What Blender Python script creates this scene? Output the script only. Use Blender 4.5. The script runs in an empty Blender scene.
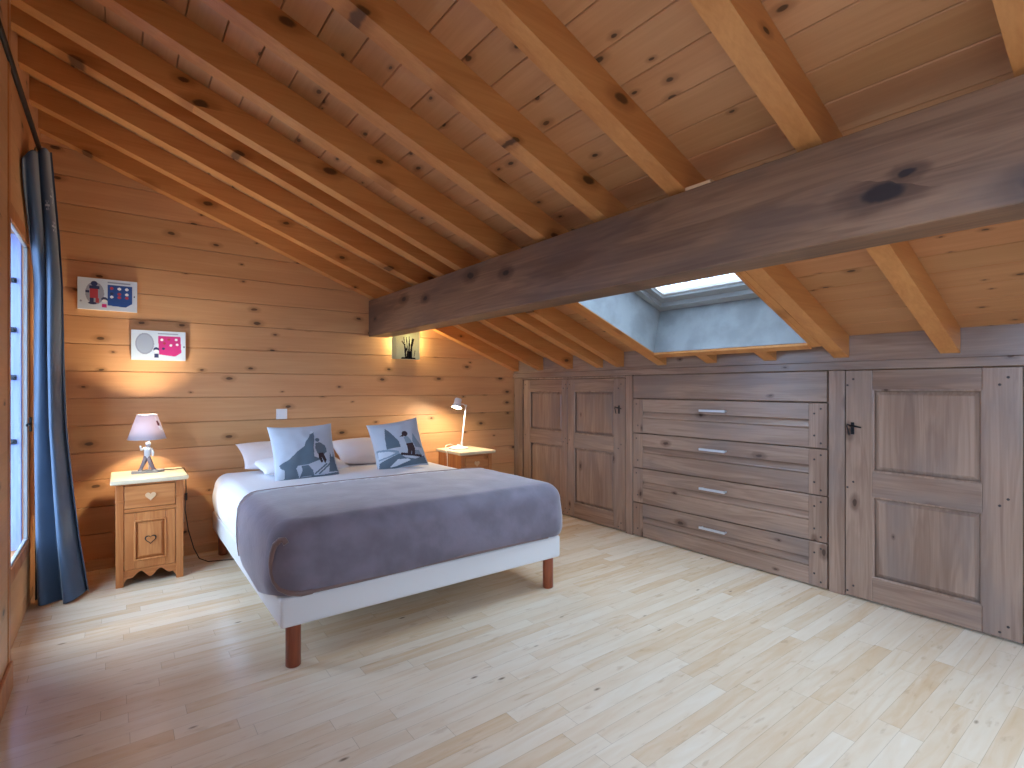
import bpy, bmesh, math, random
from mathutils import Vector, noise as mnoise
random.seed(7)
S = bpy.context.scene
C = S.collection

# ------------------------------------------------------------------ camera
cam_d = bpy.data.cameras.new('camera'); cam = bpy.data.objects.new('camera', cam_d); C.objects.link(cam)
cam.location = (0, 0, 1.213)
cam.rotation_euler = (math.radians(90), 0, -math.radians(37.15))
cam_d.sensor_fit = 'HORIZONTAL'; cam_d.sensor_width = 36.0
cam_d.lens = 36.0 * 520 / 1024
cam_d.shift_y = 4 / 1024
cam_d.clip_start = 0.02
S.camera = cam

# ------------------------------------------------------------------ world, daylight, exposure
W = bpy.data.worlds.new('world'); S.world = W; W.use_nodes = True
wn = W.node_tree.nodes; wl = W.node_tree.links
bg = wn['Background']
tc = wn.new('ShaderNodeTexCoord'); sp = wn.new('ShaderNodeSeparateXYZ'); wl.new(tc.outputs['Generated'], sp.inputs[0])
rp = wn.new('ShaderNodeValToRGB'); mr = wn.new('ShaderNodeMapRange')
mr.inputs['From Min'].default_value = -1; mr.inputs['From Max'].default_value = 1
wl.new(sp.outputs[2], mr.inputs['Value']); wl.new(mr.outputs[0], rp.inputs['Fac'])
e = rp.color_ramp.elements
e[0].position = 0.47; e[0].color = (0.16, 0.19, 0.24, 1)          # valley and ground below the horizon
e[1].position = 1.0; e[1].color = (0.66, 0.83, 1.02, 1)            # bright overcast overhead
h_ = e.new(0.52); h_.color = (0.50, 0.67, 0.94, 1)
wl.new(rp.outputs['Color'], bg.inputs['Color'])
SKY = 13.0
bg.inputs['Strength'].default_value = SKY
S.view_settings.view_transform = 'Standard'; S.view_settings.look = 'None'
S.view_settings.exposure = 0.12; S.view_settings.gamma = 1.0
S.view_settings.use_curve_mapping = False
S.cycles.max_bounces = 10; S.cycles.diffuse_bounces = 6; S.cycles.transparent_max_bounces = 12
S.cycles.use_denoising = True
S.cycles.sample_clamp_indirect = 6.0

def portal(name, loc, direction, sx, sy):
    """sky portal in an opening: it only guides the sampling of the daylight that comes through"""
    l = bpy.data.lights.new(name, 'AREA'); l.shape = 'RECTANGLE'; l.size = sx; l.size_y = sy
    l.cycles.is_portal = True
    o = bpy.data.objects.new(name, l); C.objects.link(o); o.location = loc
    o.rotation_euler = Vector(direction).to_track_quat('-Z', 'Y').to_euler()
    return o

# ------------------------------------------------------------------ helpers
T = 0.381                                    # roof pitch
def zb(x): return 1.392 + T * (3.385 - x)    # underside of the rafters
def zc(x): return zb(x) + 0.127              # underside of the ceiling boards
YB = 4.44; XR = 3.385; XL = -0.396; YF = -1.7; XW = 3.72

class MB:
    def __init__(s): s.v = []; s.f = []; s.m = []; s.smooth = []
    def add(s, vs, fs, mi=0, sm=False):
        n = len(s.v); s.v += [tuple(p) for p in vs]
        for f in fs: s.f.append([n + i for i in f]); s.m.append(mi); s.smooth.append(sm)
        return s
    def box(s, a, b, mi=0):
        x0, y0, z0 = a; x1, y1, z1 = b
        x0, x1 = sorted((x0, x1)); y0, y1 = sorted((y0, y1)); z0, z1 = sorted((z0, z1))
        vs = [(x0,y0,z0),(x1,y0,z0),(x1,y1,z0),(x0,y1,z0),(x0,y0,z1),(x1,y0,z1),(x1,y1,z1),(x0,y1,z1)]
        return s.add(vs, [(3,2,1,0),(4,5,6,7),(0,1,5,4),(1,2,6,5),(2,3,7,6),(3,0,4,7)], mi)
    def bbox(s, a, b, r=0.004, seg=2, mi=0):
        """bevelled box"""
        bm = bmesh.new(); bmesh.ops.create_cube(bm, size=1)
        for v in bm.verts:
            v.co = Vector([(a[i] + b[i]) / 2 + v.co[i] * abs(b[i] - a[i]) for i in range(3)])
        r = min(r, 0.45 * min(abs(b[i] - a[i]) for i in range(3)))
        bmesh.ops.bevel(bm, geom=bm.edges[:], offset=r, segments=seg, affect='EDGES', profile=0.5)
        return s.frombm(bm, mi, sm=False)
    def frombm(s, bm, mi=0, sm=False):
        bm.verts.ensure_lookup_table(); bm.verts.index_update()
        s.add([v.co[:] for v in bm.verts], [[v.index for v in f.verts] for f in bm.faces], mi, sm); bm.free(); return s
    def prism(s, poly, axis, lo, hi, mi=0):
        """poly = list of 2-D points, extruded along axis ('x','y','z')"""
        def P(p, h):
            return {'x': (h, p[0], p[1]), 'y': (p[0], h, p[1]), 'z': (p[0], p[1], h)}[axis]
        n = len(poly)
        vs = [P(p, lo) for p in poly] + [P(p, hi) for p in poly]
        fs = [list(range(n))[::-1], list(range(n, 2 * n))] + [[i, (i + 1) % n, n + (i + 1) % n, n + i] for i in range(n)]
        return s.add(vs, fs, mi)
    def lathe(s, prof, c, n=32, mi=0, sm=True, cap=True, axis=Vector((0, 0, 1))):
        """prof = [(r, h)] revolved about axis through c"""
        q = Vector((0, 0, 1)).rotation_difference(Vector(axis).normalized())
        c = Vector(c); vs = []; fs = []
        for r, h in prof:
            for k in range(n):
                t = 2 * math.pi * k / n
                vs.append(c + q @ Vector((r * math.cos(t), r * math.sin(t), h)))
        for j in range(len(prof) - 1):
            for k in range(n):
                fs.append((j * n + k, j * n + (k + 1) % n, (j + 1) * n + (k + 1) % n, (j + 1) * n + k))
        s.add(vs, fs, mi, sm)
        if cap:
            s.add(vs[:n], [list(range(n))[::-1]], mi); s.add(vs[-n:], [list(range(n))], mi)
        return s
    def tube(s, pts, r, n=10, mi=0):
        pts = [Vector(p) for p in pts]; rs = r if isinstance(r, (list, tuple)) else [r] * len(pts)
        vs = []; fs = []; up = None
        for i, p in enumerate(pts):
            d = (pts[min(i + 1, len(pts) - 1)] - pts[max(i - 1, 0)]).normalized()
            if up is None: up = d.orthogonal().normalized()
            up = (up - d * up.dot(d)).normalized(); w = d.cross(up)
            for k in range(n):
                t = 2 * math.pi * k / n
                vs.append(p + (up * math.cos(t) + w * math.sin(t)) * rs[i])
        for j in range(len(pts) - 1):
            for k in range(n):
                fs.append((j * n + k, j * n + (k + 1) % n, (j + 1) * n + (k + 1) % n, (j + 1) * n + k))
        s.add(vs, fs, mi, True)
        s.add(vs[:n], [list(range(n))[::-1]], mi); s.add(vs[-n:], [list(range(n))], mi)
        return s
    def sphere(s, c, r, mi=0, sc=(1, 1, 1)):
        bm = bmesh.new(); bmesh.ops.create_uvsphere(bm, u_segments=20, v_segments=12, radius=1)
        for v in bm.verts: v.co = Vector(c) + Vector([v.co[i] * r * sc[i] for i in range(3)])
        return s.frombm(bm, mi, True)
    def build(s, name, mats, parent=None, **k):
        me = bpy.data.meshes.new(name)
        off = Vector(parent_world(parent)) if parent else Vector((0, 0, 0))
        me.from_pydata([Vector(p) - off for p in s.v], [], s.f)
        if not isinstance(mats, (list, tuple)): mats = [mats]
        for m in mats: me.materials.append(m)
        for i, p in enumerate(me.polygons):
            p.material_index = s.m[i]; p.use_smooth = s.smooth[i]
        bm = bmesh.new(); bm.from_mesh(me)
        bmesh.ops.recalc_face_normals(bm, faces=bm.faces[:]); bm.to_mesh(me); bm.free()
        me.update()
        o = bpy.data.objects.new(name, me); C.objects.link(o)
        if parent: o.parent = parent
        for a, b in k.items(): o[a] = b
        return o

def parent_world(o):
    p = Vector((0, 0, 0))
    while o: p += o.location; o = o.parent
    return p
def thing(name, label, cat, loc, group=None):
    o = bpy.data.objects.new(name, None); C.objects.link(o); o.location = loc; o.empty_display_size = 0.05
    return tag(o, label, cat, group)
def tag(o, label, cat, group=None):
    o['label'] = label; o['category'] = cat
    if group: o['group'] = group
    return o
def struct(mb, name, mats):
    return mb.build(name, mats, None, kind='structure')

# ------------------------------------------------------------------ materials
def srgb(r, g_, b):
    f = lambda c: (c / 255 / 12.92) if c / 255 <= 0.04045 else ((c / 255 + 0.055) / 1.055) ** 2.4
    return (f(r), f(g_), f(b), 1)
class N:
    def __init__(s, name):
        s.m = bpy.data.materials.new(name); s.m.use_nodes = True
        s.t = s.m.node_tree; s.n = s.t.nodes; s.b = s.n['Principled BSDF']
    def new(s, k, **kw):
        n = s.n.new(k)
        for a, b in kw.items(): setattr(n, a, b)
        return n
    def link(s, a, b): s.t.links.new(a, b)
    def math(s, op, a, b=None, c=None, clamp=False):
        n = s.new('ShaderNodeMath', operation=op); n.use_clamp = clamp
        for i, v in enumerate((a, b, c)):
            if v is None: continue
            if isinstance(v, (int, float)): n.inputs[i].default_value = v
            else: s.link(v, n.inputs[i])
        return n.outputs[0]
    def smooth(s, v, lo, hi):
        n = s.new('ShaderNodeMapRange', interpolation_type='SMOOTHSTEP')
        n.inputs['From Min'].default_value = lo; n.inputs['From Max'].default_value = hi
        s.link(v, n.inputs['Value']); return n.outputs[0]
    def mix(s, f, a, b, mode='MIX'):
        n = s.new('ShaderNodeMix', data_type='RGBA', blend_type=mode)
        if isinstance(f, (int, float)): n.inputs[0].default_value = f
        else: s.link(f, n.inputs[0])
        for i, v in ((6, a), (7, b)):
            if isinstance(v, tuple): n.inputs[i].default_value = v
            else: s.link(v, n.inputs[i])
        return n.outputs[2]
def plain(name, col, rough=0.6, metal=0.0, bump=0.0, bscale=200, sheen=0.0, var=0.0, spec=0.5, emis=None):
    k = N(name); b = k.b
    b.inputs['Base Color'].default_value = col; b.inputs['Roughness'].default_value = rough
    b.inputs['Metallic'].default_value = metal; b.inputs['Specular IOR Level'].default_value = spec
    if sheen:
        b.inputs['Sheen Weight'].default_value = sheen; b.inputs['Sheen Roughness'].default_value = 0.4
    tcn = k.new('ShaderNodeTexCoord')
    if var:
        nz = k.new('ShaderNodeTexNoise'); nz.inputs['Scale'].default_value = 6; nz.inputs['Detail'].default_value = 5
        k.link(tcn.outputs['Object'], nz.inputs['Vector'])
        c2 = tuple(min(1, c * (1 + var)) for c in col[:3]) + (1,); c1 = tuple(c * (1 - var) for c in col[:3]) + (1,)
        k.link(k.mix(k.smooth(nz.outputs[0], 0.35, 0.65), c1, c2), b.inputs['Base Color'])
    if bump:
        nz = k.new('ShaderNodeTexNoise'); nz.inputs['Scale'].default_value = bscale; nz.inputs['Detail'].default_value = 3
        k.link(tcn.outputs['Object'], nz.inputs['Vector'])
        bp = k.new('ShaderNodeBump'); bp.inputs['Strength'].default_value = bump; bp.inputs['Distance'].default_value = 0.002
        k.link(nz.outputs[0], bp.inputs['Height']); k.link(bp.outputs[0], b.inputs['Normal'])
    if emis:
        b.inputs['Emission Color'].default_value = emis[0]; b.inputs['Emission Strength'].default_value = emis[1]
    return k.m

def wood(name, light, dark, axis, board=None, knot=7.0, knotr=0.095, knotcol=None, rough=0.45, grain=1.0, var=0.16, blotch=None, spec=0.4, kstr=0.9, flat=None, keepthr=0.25, lo=0.18, hi=0.72):
    """pine: long streaked grain along an axis, knots, one tone per board. board=(axis index, pitch, offset)"""
    k = N(name); ax = 'xyz'.index(axis)
    tcn = k.new('ShaderNodeTexCoord'); oi = k.new('ShaderNodeObjectInfo')
    v0 = tcn.outputs['Object']
    sh = k.new('ShaderNodeVectorMath', operation='MULTIPLY_ADD')
    cmb = k.new('ShaderNodeCombineXYZ')
    for i in range(3): k.link(oi.outputs['Random'], cmb.inputs[i])
    sh.inputs[1].default_value = (31, 47, 23)
    k.link(cmb.outputs[0], sh.inputs[0]); k.link(v0, sh.inputs[2])
    v = sh.outputs[0]; tone = None
    if board:
        sp = k.new('ShaderNodeSeparateXYZ'); k.link(v0, sp.inputs[0])
        idx = k.math('FLOOR', k.math('DIVIDE', k.math('SUBTRACT', sp.outputs[board[0]], board[2]), board[1]))
        w = k.new('ShaderNodeTexWhiteNoise', noise_dimensions='1D'); k.link(idx, w.inputs['W'])
        a = k.new('ShaderNodeVectorMath', operation='MULTIPLY_ADD'); a.inputs[1].default_value = (60, 60, 60)
        k.link(w.outputs['Color'], a.inputs[0]); k.link(v, a.inputs[2]); v = a.outputs[0]; tone = w.outputs['Value']
    def scaled(al, ac):
        m = k.new('ShaderNodeMapping'); sc = [ac] * 3; sc[ax] = al
        m.inputs['Scale'].default_value = sc; k.link(v, m.inputs['Vector']); return m.outputs[0]
    # knots
    wv = k.new('ShaderNodeTexNoise'); wv.inputs['Scale'].default_value = 22; k.link(v, wv.inputs['Vector'])
    kv = k.new('ShaderNodeVectorMath', operation='MULTIPLY_ADD'); kv.inputs[1].default_value = (0.07, 0.07, 0.07) if flat is None else tuple(0.0 if c_ == flat else 0.07 for c_ in 'xyz')
    km = k.new('ShaderNodeMapping'); ks = [knot] * 3; ks[ax] = knot * 0.5
    if flat is not None: ks['xyz'.index(flat)] = 0.0
    km.inputs['Scale'].default_value = ks; k.link(v, km.inputs['Vector'])
    k.link(wv.outputs['Color'], kv.inputs[0]); k.link(km.outputs[0], kv.inputs[2])
    vo = k.new('ShaderNodeTexVoronoi'); vo.inputs['Scale'].default_value = 1
    if flat is None: k.link(kv.outputs[0], vo.inputs['Vector'])
    else:
        vo.voronoi_dimensions = '2D'; ks_ = k.new('ShaderNodeSeparateXYZ'); kc_ = k.new('ShaderNodeCombineXYZ'); k.link(kv.outputs[0], ks_.inputs[0])
        for q_, c_ in enumerate([i_ for i_ in range(3) if 'xyz'[i_] != flat]): k.link(ks_.outputs[c_], kc_.inputs[q_])
        k.link(kc_.outputs[0], vo.inputs['Vector'])
    sc_ = k.new('ShaderNodeSeparateColor'); k.link(vo.outputs['Color'], sc_.inputs[0])
    dist = k.math('DIVIDE', vo.outputs['Distance'], k.math('ADD', 0.5, sc_.outputs[1]))
    keep = k.math('GREATER_THAN', sc_.outputs[0], keepthr)
    core = k.math('MULTIPLY', k.math('SUBTRACT', 1.0, k.smooth(dist, knotr * 0.55, knotr)), keep)
    halo = k.math('MULTIPLY', k.math('SUBTRACT', 1.0, k.smooth(dist, knotr, knotr * 2.6)), keep)
    # grain, bent round the knots
    n1 = k.new('ShaderNodeTexNoise'); n1.inputs['Scale'].default_value = 1; n1.inputs['Detail'].default_value = 4; n1.inputs['Distortion'].default_value = 0.7
    k.link(scaled(0.9, 11), n1.inputs['Vector'])
    n2 = k.new('ShaderNodeTexNoise'); n2.inputs['Scale'].default_value = 1; n2.inputs['Detail'].default_value = 3; n2.inputs['Distortion'].default_value = 0.4
    k.link(scaled(3.0, 90), n2.inputs['Vector'])
    n3 = k.new('ShaderNodeTexNoise'); n3.inputs['Scale'].default_value = 1; n3.inputs['Detail'].default_value = 2
    k.link(scaled(0.8, 2.5), n3.inputs['Vector'])
    band = k.math('SINE', k.math('MULTIPLY', n1.outputs[0], 46.0))
    f = k.math('ADD', k.math('MULTIPLY', n1.outputs[0], 0.55), k.math('MULTIPLY', n2.outputs[0], 0.3))
    f = k.math('ADD', f, k.math('MULTIPLY', band, 0.05 * grain))
    f = k.math('ADD', f, k.math('MULTIPLY', k.math('SUBTRACT', n3.outputs[0], 0.5), 0.5))
    f = k.math('ADD', f, k.math('MULTIPLY', halo, -0.18))
    f = k.smooth(f, lo, hi)
    col = k.mix(f, dark, light)
    if blotch:
        nb = k.new('ShaderNodeTexNoise'); nb.inputs['Scale'].default_value = 1; nb.inputs['Detail'].default_value = 4
        k.link(scaled(1.6, 4.5), nb.inputs['Vector'])
        col = k.mix(k.math('MULTIPLY', k.smooth(nb.outputs[0], 0.42, 0.70), 0.6), col, blotch)
    if tone is not None:
        hs = k.new('ShaderNodeHueSaturation'); k.link(col, hs.inputs['Color'])
        k.link(k.math('ADD', k.math('MULTIPLY', tone, 2 * var), 1 - var), hs.inputs['Value'])
        k.link(k.math('ADD', k.math('MULTIPLY', tone, -0.006), 0.503), hs.inputs['Hue'])
        col = hs.outputs[0]
    kc = knotcol or tuple(c * 0.16 for c in dark[:3]) + (1,)
    col = k.mix(k.math('MULTIPLY', halo, 0.22), col, kc)
    col = k.mix(k.math('MULTIPLY', core, kstr), col, kc)
    k.link(col, k.b.inputs['Base Color'])
    k.b.inputs['Roughness'].default_value = rough; k.b.inputs['Specular IOR Level'].default_value = spec
    bp = k.new('ShaderNodeBump'); bp.inputs['Strength'].default_value = 0.25; bp.inputs['Distance'].default_value = 0.0015
    k.link(k.math('SUBTRACT', n2.outputs[0], core), bp.inputs['Height']); k.link(bp.outputs[0], k.b.inputs['Normal'])
    return k.m

def floor_mat():
    k = N('birch_parquet'); tcn = k.new('ShaderNodeTexCoord')
    sp = k.new('ShaderNodeSeparateXYZ'); k.link(tcn.outputs['Object'], sp.inputs[0])
    pw, pl = 0.071, 0.68
    ry = k.math('DIVIDE', sp.outputs[1], pw); row = k.math('FLOOR', ry)
    w = k.new('ShaderNodeTexWhiteNoise', noise_dimensions='1D'); k.link(row, w.inputs['W'])
    cx = k.math('ADD', k.math('DIVIDE', sp.outputs[0], pl), k.math('MULTIPLY', w.outputs['Value'], 7.3)); colm = k.math('FLOOR', cx)
    cb = k.new('ShaderNodeCombineXYZ'); k.link(row, cb.inputs[0]); k.link(colm, cb.inputs[1])
    w2 = k.new('ShaderNodeTexWhiteNoise', noise_dimensions='2D'); k.link(cb.outputs[0], w2.inputs['Vector'])
    a = k.new('ShaderNodeVectorMath', operation='MULTIPLY_ADD'); a.inputs[1].default_value = (40, 40, 40)
    k.link(w2.outputs['Color'], a.inputs[0]); k.link(tcn.outputs['Object'], a.inputs[2])
    def scaled(x, y):
        m = k.new('ShaderNodeMapping'); m.inputs['Scale'].default_value = (x, y, 1); k.link(a.outputs[0], m.inputs['Vector']); return m.outputs[0]
    n1 = k.new('ShaderNodeTexNoise'); n1.inputs['Scale'].default_value = 1; n1.inputs['Detail'].default_value = 5; n1.inputs['Distortion'].default_value = 1.0
    k.link(scaled(3, 22), n1.inputs['Vector'])
    ramp = k.new('ShaderNodeValToRGB'); e = ramp.color_ramp.elements
    e[0].position = 0.0; e[0].color = srgb(198, 154, 110)
    e[1].position = 1.0; e[1].color = srgb(236, 225, 206)
    e2 = ramp.color_ramp.elements.new(0.25); e2.color = srgb(217, 188, 152)
    e3 = ramp.color_ramp.elements.new(0.6); e3.color = srgb(228, 210, 184)
    fac = k.math('ADD', k.math('MULTIPLY', w2.outputs['Value'], 0.42), k.math('MULTIPLY', n1.outputs[0], 0.75))
    k.link(k.math('SUBTRACT', fac, 0.02), ramp.inputs['Fac'])
    col = ramp.outputs[0]
    # figure clouds and small dark knots
    n2 = k.new('ShaderNodeTexNoise'); n2.inputs['Scale'].default_value = 1; n2.inputs['Detail'].default_value = 4
    k.link(scaled(9, 34), n2.inputs['Vector'])
    col = k.mix(k.math('MULTIPLY', k.smooth(n2.outputs[0], 0.60, 0.74), 0.35), col, srgb(180, 146, 112))
    mv = k.new('ShaderNodeMapping'); mv.inputs['Scale'].default_value = (3.4, 8.5, 0); k.link(a.outputs[0], mv.inputs['Vector'])
    vo = k.new('ShaderNodeTexVoronoi'); vo.inputs['Scale'].default_value = 1; k.link(mv.outputs[0], vo.inputs['Vector'])
    sc = k.new('ShaderNodeSeparateColor'); k.link(vo.outputs['Color'], sc.inputs[0])
    kn = k.math('MULTIPLY', k.math('SUBTRACT', 1.0, k.smooth(vo.outputs['Distance'], 0.015, 0.085)), k.math('GREATER_THAN', sc.outputs[0], 0.15))
    col = k.mix(k.math('MULTIPLY', kn, 0.8), col, srgb(92, 66, 46))
    # joints between the strips
    fy = k.math('FRACT', ry); fx = k.math('FRACT', cx)
    ey = k.math('MINIMUM', fy, k.math('SUBTRACT', 1.0, fy)); ex = k.math('MINIMUM', fx, k.math('SUBTRACT', 1.0, fx))
    j = k.math('MAXIMUM', k.math('LESS_THAN', ey, 0.010), k.math('LESS_THAN', ex, 0.0014))
    col = k.mix(k.math('MULTIPLY', j, 0.35), col, srgb(120, 90, 62))
    k.link(col, k.b.inputs['Base Color'])
    k.b.inputs['Roughness'].default_value = 0.19; k.b.inputs['Specular IOR Level'].default_value = 0.5
    bp = k.new('ShaderNodeBump'); bp.inputs['Strength'].default_value = 0.12; bp.inputs['Distance'].default_value = 0.002
    k.link(k.math('SUBTRACT', n1.outputs[0], j), bp.inputs['Height']); k.link(bp.outputs[0], k.b.inputs['Normal'])
    return k.m

def glass_mat(name, tint=(0.95, 0.98, 1, 1), refl=0.7):
    k = N(name); k.n.remove(k.b)
    out = k.n['Material Output']
    tr = k.new('ShaderNodeBsdfTransparent'); tr.inputs[0].default_value = tint
    gl = k.new('ShaderNodeBsdfGlossy'); gl.inputs['Roughness'].default_value = 0.02
    fr = k.new('ShaderNodeFresnel'); fr.inputs[0].default_value = 1.45
    mx = k.new('ShaderNodeMixShader')
    k.link(k.math('MULTIPLY', fr.outputs[0], refl), mx.inputs[0]); k.link(tr.outputs[0], mx.inputs[1]); k.link(gl.outputs[0], mx.inputs[2])
    k.link(mx.outputs[0], out.inputs[0]); return k.m

def translucent(name, col, fac=0.5, rough=0.8, tcol=None):
    k = N(name); k.b.inputs['Base Color'].default_value = col; k.b.inputs['Roughness'].default_value = rough
    out = k.n['Material Output']; t = k.new('ShaderNodeBsdfTranslucent'); t.inputs[0].default_value = tcol or col
    mx = k.new('ShaderNodeMixShader'); mx.inputs[0].default_value = fac
    k.link(k.b.outputs[0], mx.inputs[1]); k.link(t.outputs[0], mx.inputs[2]); k.link(mx.outputs[0], out.inputs[0]); return k.m
def emit(name, col, st):
    k = N(name); k.b.inputs['Base Color'].default_value = col; k.b.inputs['Emission Color'].default_value = col
    k.b.inputs['Emission Strength'].default_value = st; return k.m

L_WALL, D_WALL = srgb(214, 166, 118), srgb(190, 136, 90)
M = {}
M['wall'] = wood('pine_wall', L_WALL, D_WALL, 'x', board=(2, 0.181, 0.058), rough=0.45, knot=7.0, knotr=0.075, flat='y', var=0.06, keepthr=0.55, grain=0.35, lo=0.05, hi=0.85)
M['wallside'] = wood('pine_wall_side', L_WALL, D_WALL, 'y', board=(2, 0.181, 0.058), rough=0.45, knot=7.0, knotr=0.075, flat='x', var=0.06, keepthr=0.55, grain=0.35, lo=0.05, hi=0.85)
M['ceil'] = wood('pine_ceiling_boards', srgb(204, 150, 104), srgb(176, 120, 76), 'y', board=(0, 0.1321, 0.087), rough=0.42, knotr=0.08, knot=10, var=0.08, flat='z', keepthr=0.55, grain=0.3, lo=0.05, hi=0.85)
M['rafter'] = wood('pine_rafter', srgb(218, 156, 94), srgb(186, 118, 62), 'x', rough=0.40, knotr=0.09, knot=5.5, flat='y', keepthr=0.6, grain=0.5, lo=0.08, hi=0.8)
M['beam'] = wood('stained_beam', srgb(156, 120, 92), srgb(104, 74, 54), 'y', rough=0.45, knot=4.4, knotr=0.10, flat='x', keepthr=0.45, blotch=srgb(98, 80, 72), knotcol=srgb(34, 24, 26), grain=0.8)
GL, GD, GB = srgb(164, 136, 117), srgb(124, 97, 81), srgb(124, 109, 102)
M['cl_h'] = wood('stained_wood_horizontal', GL, GD, 'y', rough=0.25, knot=5.5, knotr=0.055, flat='x', keepthr=0.75, blotch=GB, knotcol=srgb(50, 34, 28), grain=0.9, kstr=0.7)
M['cl_v'] = wood('stained_wood_vertical', GL, GD, 'z', rough=0.25, knot=5.5, knotr=0.055, flat='x', keepthr=0.75, blotch=GB, knotcol=srgb(50, 34, 28), grain=0.9, kstr=0.7)
M['peg'] = plain('dark_peg', srgb(48, 34, 30), 0.5)
M['floor'] = floor_mat()
M['ns_x'] = wood('honey_pine_across', srgb(206, 140, 84), srgb(168, 98, 50), 'x', rough=0.4, knot=6, knotr=0.06)
M['ns_z'] = wood('honey_pine_upright', srgb(206, 140, 84), srgb(168, 98, 50), 'z', rough=0.4, knot=6, knotr=0.06)
M['ns_top'] = wood('lamplit_pine_top', srgb(230, 220, 194), srgb(212, 192, 156), 'x', rough=0.3, knot=6, knotr=0.05)  # paler than the body: lamp light put into the colour of the top
M['jamb'] = wood('pine_jamb', srgb(200, 134, 78), srgb(162, 98, 54), 'z', rough=0.4, knot=7, knotr=0.06)
M['carve'] = plain('pale_carving', srgb(216, 176, 134), 0.6)
M['well'] = plain('grey_skylight_lining', srgb(138, 143, 146), 0.55, var=0.14, bump=0.3, bscale=30)
M['wellframe'] = plain('skylight_frame_grey', srgb(158, 162, 164), 0.4)
M['white'] = plain('white_leatherette', srgb(222, 222, 222), 0.42, bump=0.1, bscale=400)
M['sheet'] = plain('white_cotton_sheet', srgb(228, 230, 236), 0.85, bump=0.2, bscale=25, sheen=0.15)
M['pillow'] = plain('white_cotton_pillowcase', srgb(222, 214, 216), 0.85, bump=0.25, bscale=22)
M['blanket'] = plain('grey_velour_blanket', srgb(116, 108, 120), 0.75, sheen=0.6, var=0.16, bump=0.5, bscale=45)
M['piping'] = plain('brown_grey_blanket_hem', srgb(122, 98, 92), 0.7, sheen=0.5)
M['leg'] = wood('reddish_turned_leg', srgb(156, 84, 54), srgb(118, 56, 36), 'z', rough=0.3, knotr=0.0001)
M['curtain'] = plain('blue_grey_curtain', srgb(60, 80, 104), 0.6, sheen=0.25, var=0.06, bump=0.15, bscale=300)
M['silver'] = plain('curtain_snowflake_print', srgb(150, 162, 176), 0.5)
M['iron'] = plain('black_iron', srgb(26, 24, 26), 0.45, metal=0.6)
M['steel'] = plain('brushed_steel', srgb(196, 198, 202), 0.4, metal=0.5)
M['black'] = plain('black_cable', srgb(18, 18, 20), 0.5)
M['wplastic'] = plain('white_plastic', srgb(230, 230, 232), 0.35)
M['wcable'] = plain('white_cable', srgb(216, 210, 200), 0.5)
M['glass'] = glass_mat('window_glass'); M['glass2'] = glass_mat('window_glass_clear', refl=0.15)
M['shutter'] = wood('daylit_blue_shutter_boards', srgb(150, 168, 216), srgb(118, 138, 196), 'z', knotr=0.05, board=(1, 0.12, 0.0), rough=0.6)  # whitish boards with the blue of the daylight put into their colour
M['shade'] = translucent('lavender_white_shade', srgb(218, 212, 226), 0.4, tcol=srgb(206, 194, 200))

# ------------------------------------------------------------------ room shell
mb = MB(); mb.box((XL - 0.3, YF - 0.2, -0.1), (XW + 0.1, YB + 0.2, 0.0)); struct(mb, 'floor', M['floor'])

# back wall: horizontal boards with V grooves, real relief
def grooved_profile(z0, z1, pitch, off, depth=0.013, half=0.0030):
    pts = [(0.0, z0)]; k = math.ceil((z0 - off) / pitch)
    z = off + k * pitch
    while z < z1 - 0.01:
        if z > z0 + 0.01: pts += [(0.0, z - half - 0.001), (0.002, z - half + 0.0008), (depth, z - half + 0.001), (depth, z + half - 0.001), (0.002, z + half - 0.0008), (0.0, z + half + 0.001)]
        z += pitch
    pts.append((0.0, z1)); return pts
ZTOP = zc(XL) + 0.25
prof = grooved_profile(0, ZTOP, 0.181, 0.058)
mb = MB(); n = len(prof)
vs = [(XL - 0.1, YB + d, z) for d, z in prof] + [(XW + 0.1, YB + d, z) for d, z in prof] + [(XL - 0.1, YB + 0.1, 0), (XL - 0.1, YB + 0.1, ZTOP), (XW + 0.1, YB + 0.1, 0), (XW + 0.1, YB + 0.1, ZTOP)]
fs = [(i, i + 1, n + i + 1, n + i) for i in range(n - 1)]
A, B_, C_, D_ = 2 * n, 2 * n + 1, 2 * n + 2, 2 * n + 3
fs += [(A, B_, D_, C_), (n - 1, B_, D_, 2 * n - 1), (0, A, C_, n)]
mb.add(vs, fs); struct(mb, 'wall_back', M['wall'])

# left wall (X = XL) with the window hole Y 3.0..4.02, Z .33..2.03; nearer wall stands 4 cm proud with the hole of the added daylight window
WY0, WY1, WZ0, WZ1 = 2.98, 4.06, 0.297, 2.075
mb = MB(); th = 0.16
def wallbox(y0, y1, z0, z1, x=XL): mb.box((x - th, y0, z0), (x, y1, z1))
ZL = zc(XL) + 0.02
wallbox(WY1, YB, 0, ZL); wallbox(2.92, WY0, 0, ZL); wallbox(WY0, WY1, 0, WZ0); wallbox(WY0, WY1, WZ1, ZL)
struct(mb, 'wall_left', M['wallside'])
XN = -0.352
LY0, LY1, LZ0, LZ1 = -1.4, 1.1, 0.55, 2.05     # unseen wide window beside the camera, added for daylight
mb = MB(); th = 0.20
wallbox(YF, LY0, 0, ZL, XN); wallbox(LY1, 2.90, 0, ZL, XN); wallbox(LY0, LY1, LZ1, ZL, XN); wallbox(LY0, LY1, 0, LZ0, XN)
struct(mb, 'wall_left_near', M['wallside'])
mb = MB(); mb.box((XW, YF - 0.1, 0), (XW + 0.1, YB + 0.1, zc(XW) + 0.1)); struct(mb, 'wall_right', M['wallside'])
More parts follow.
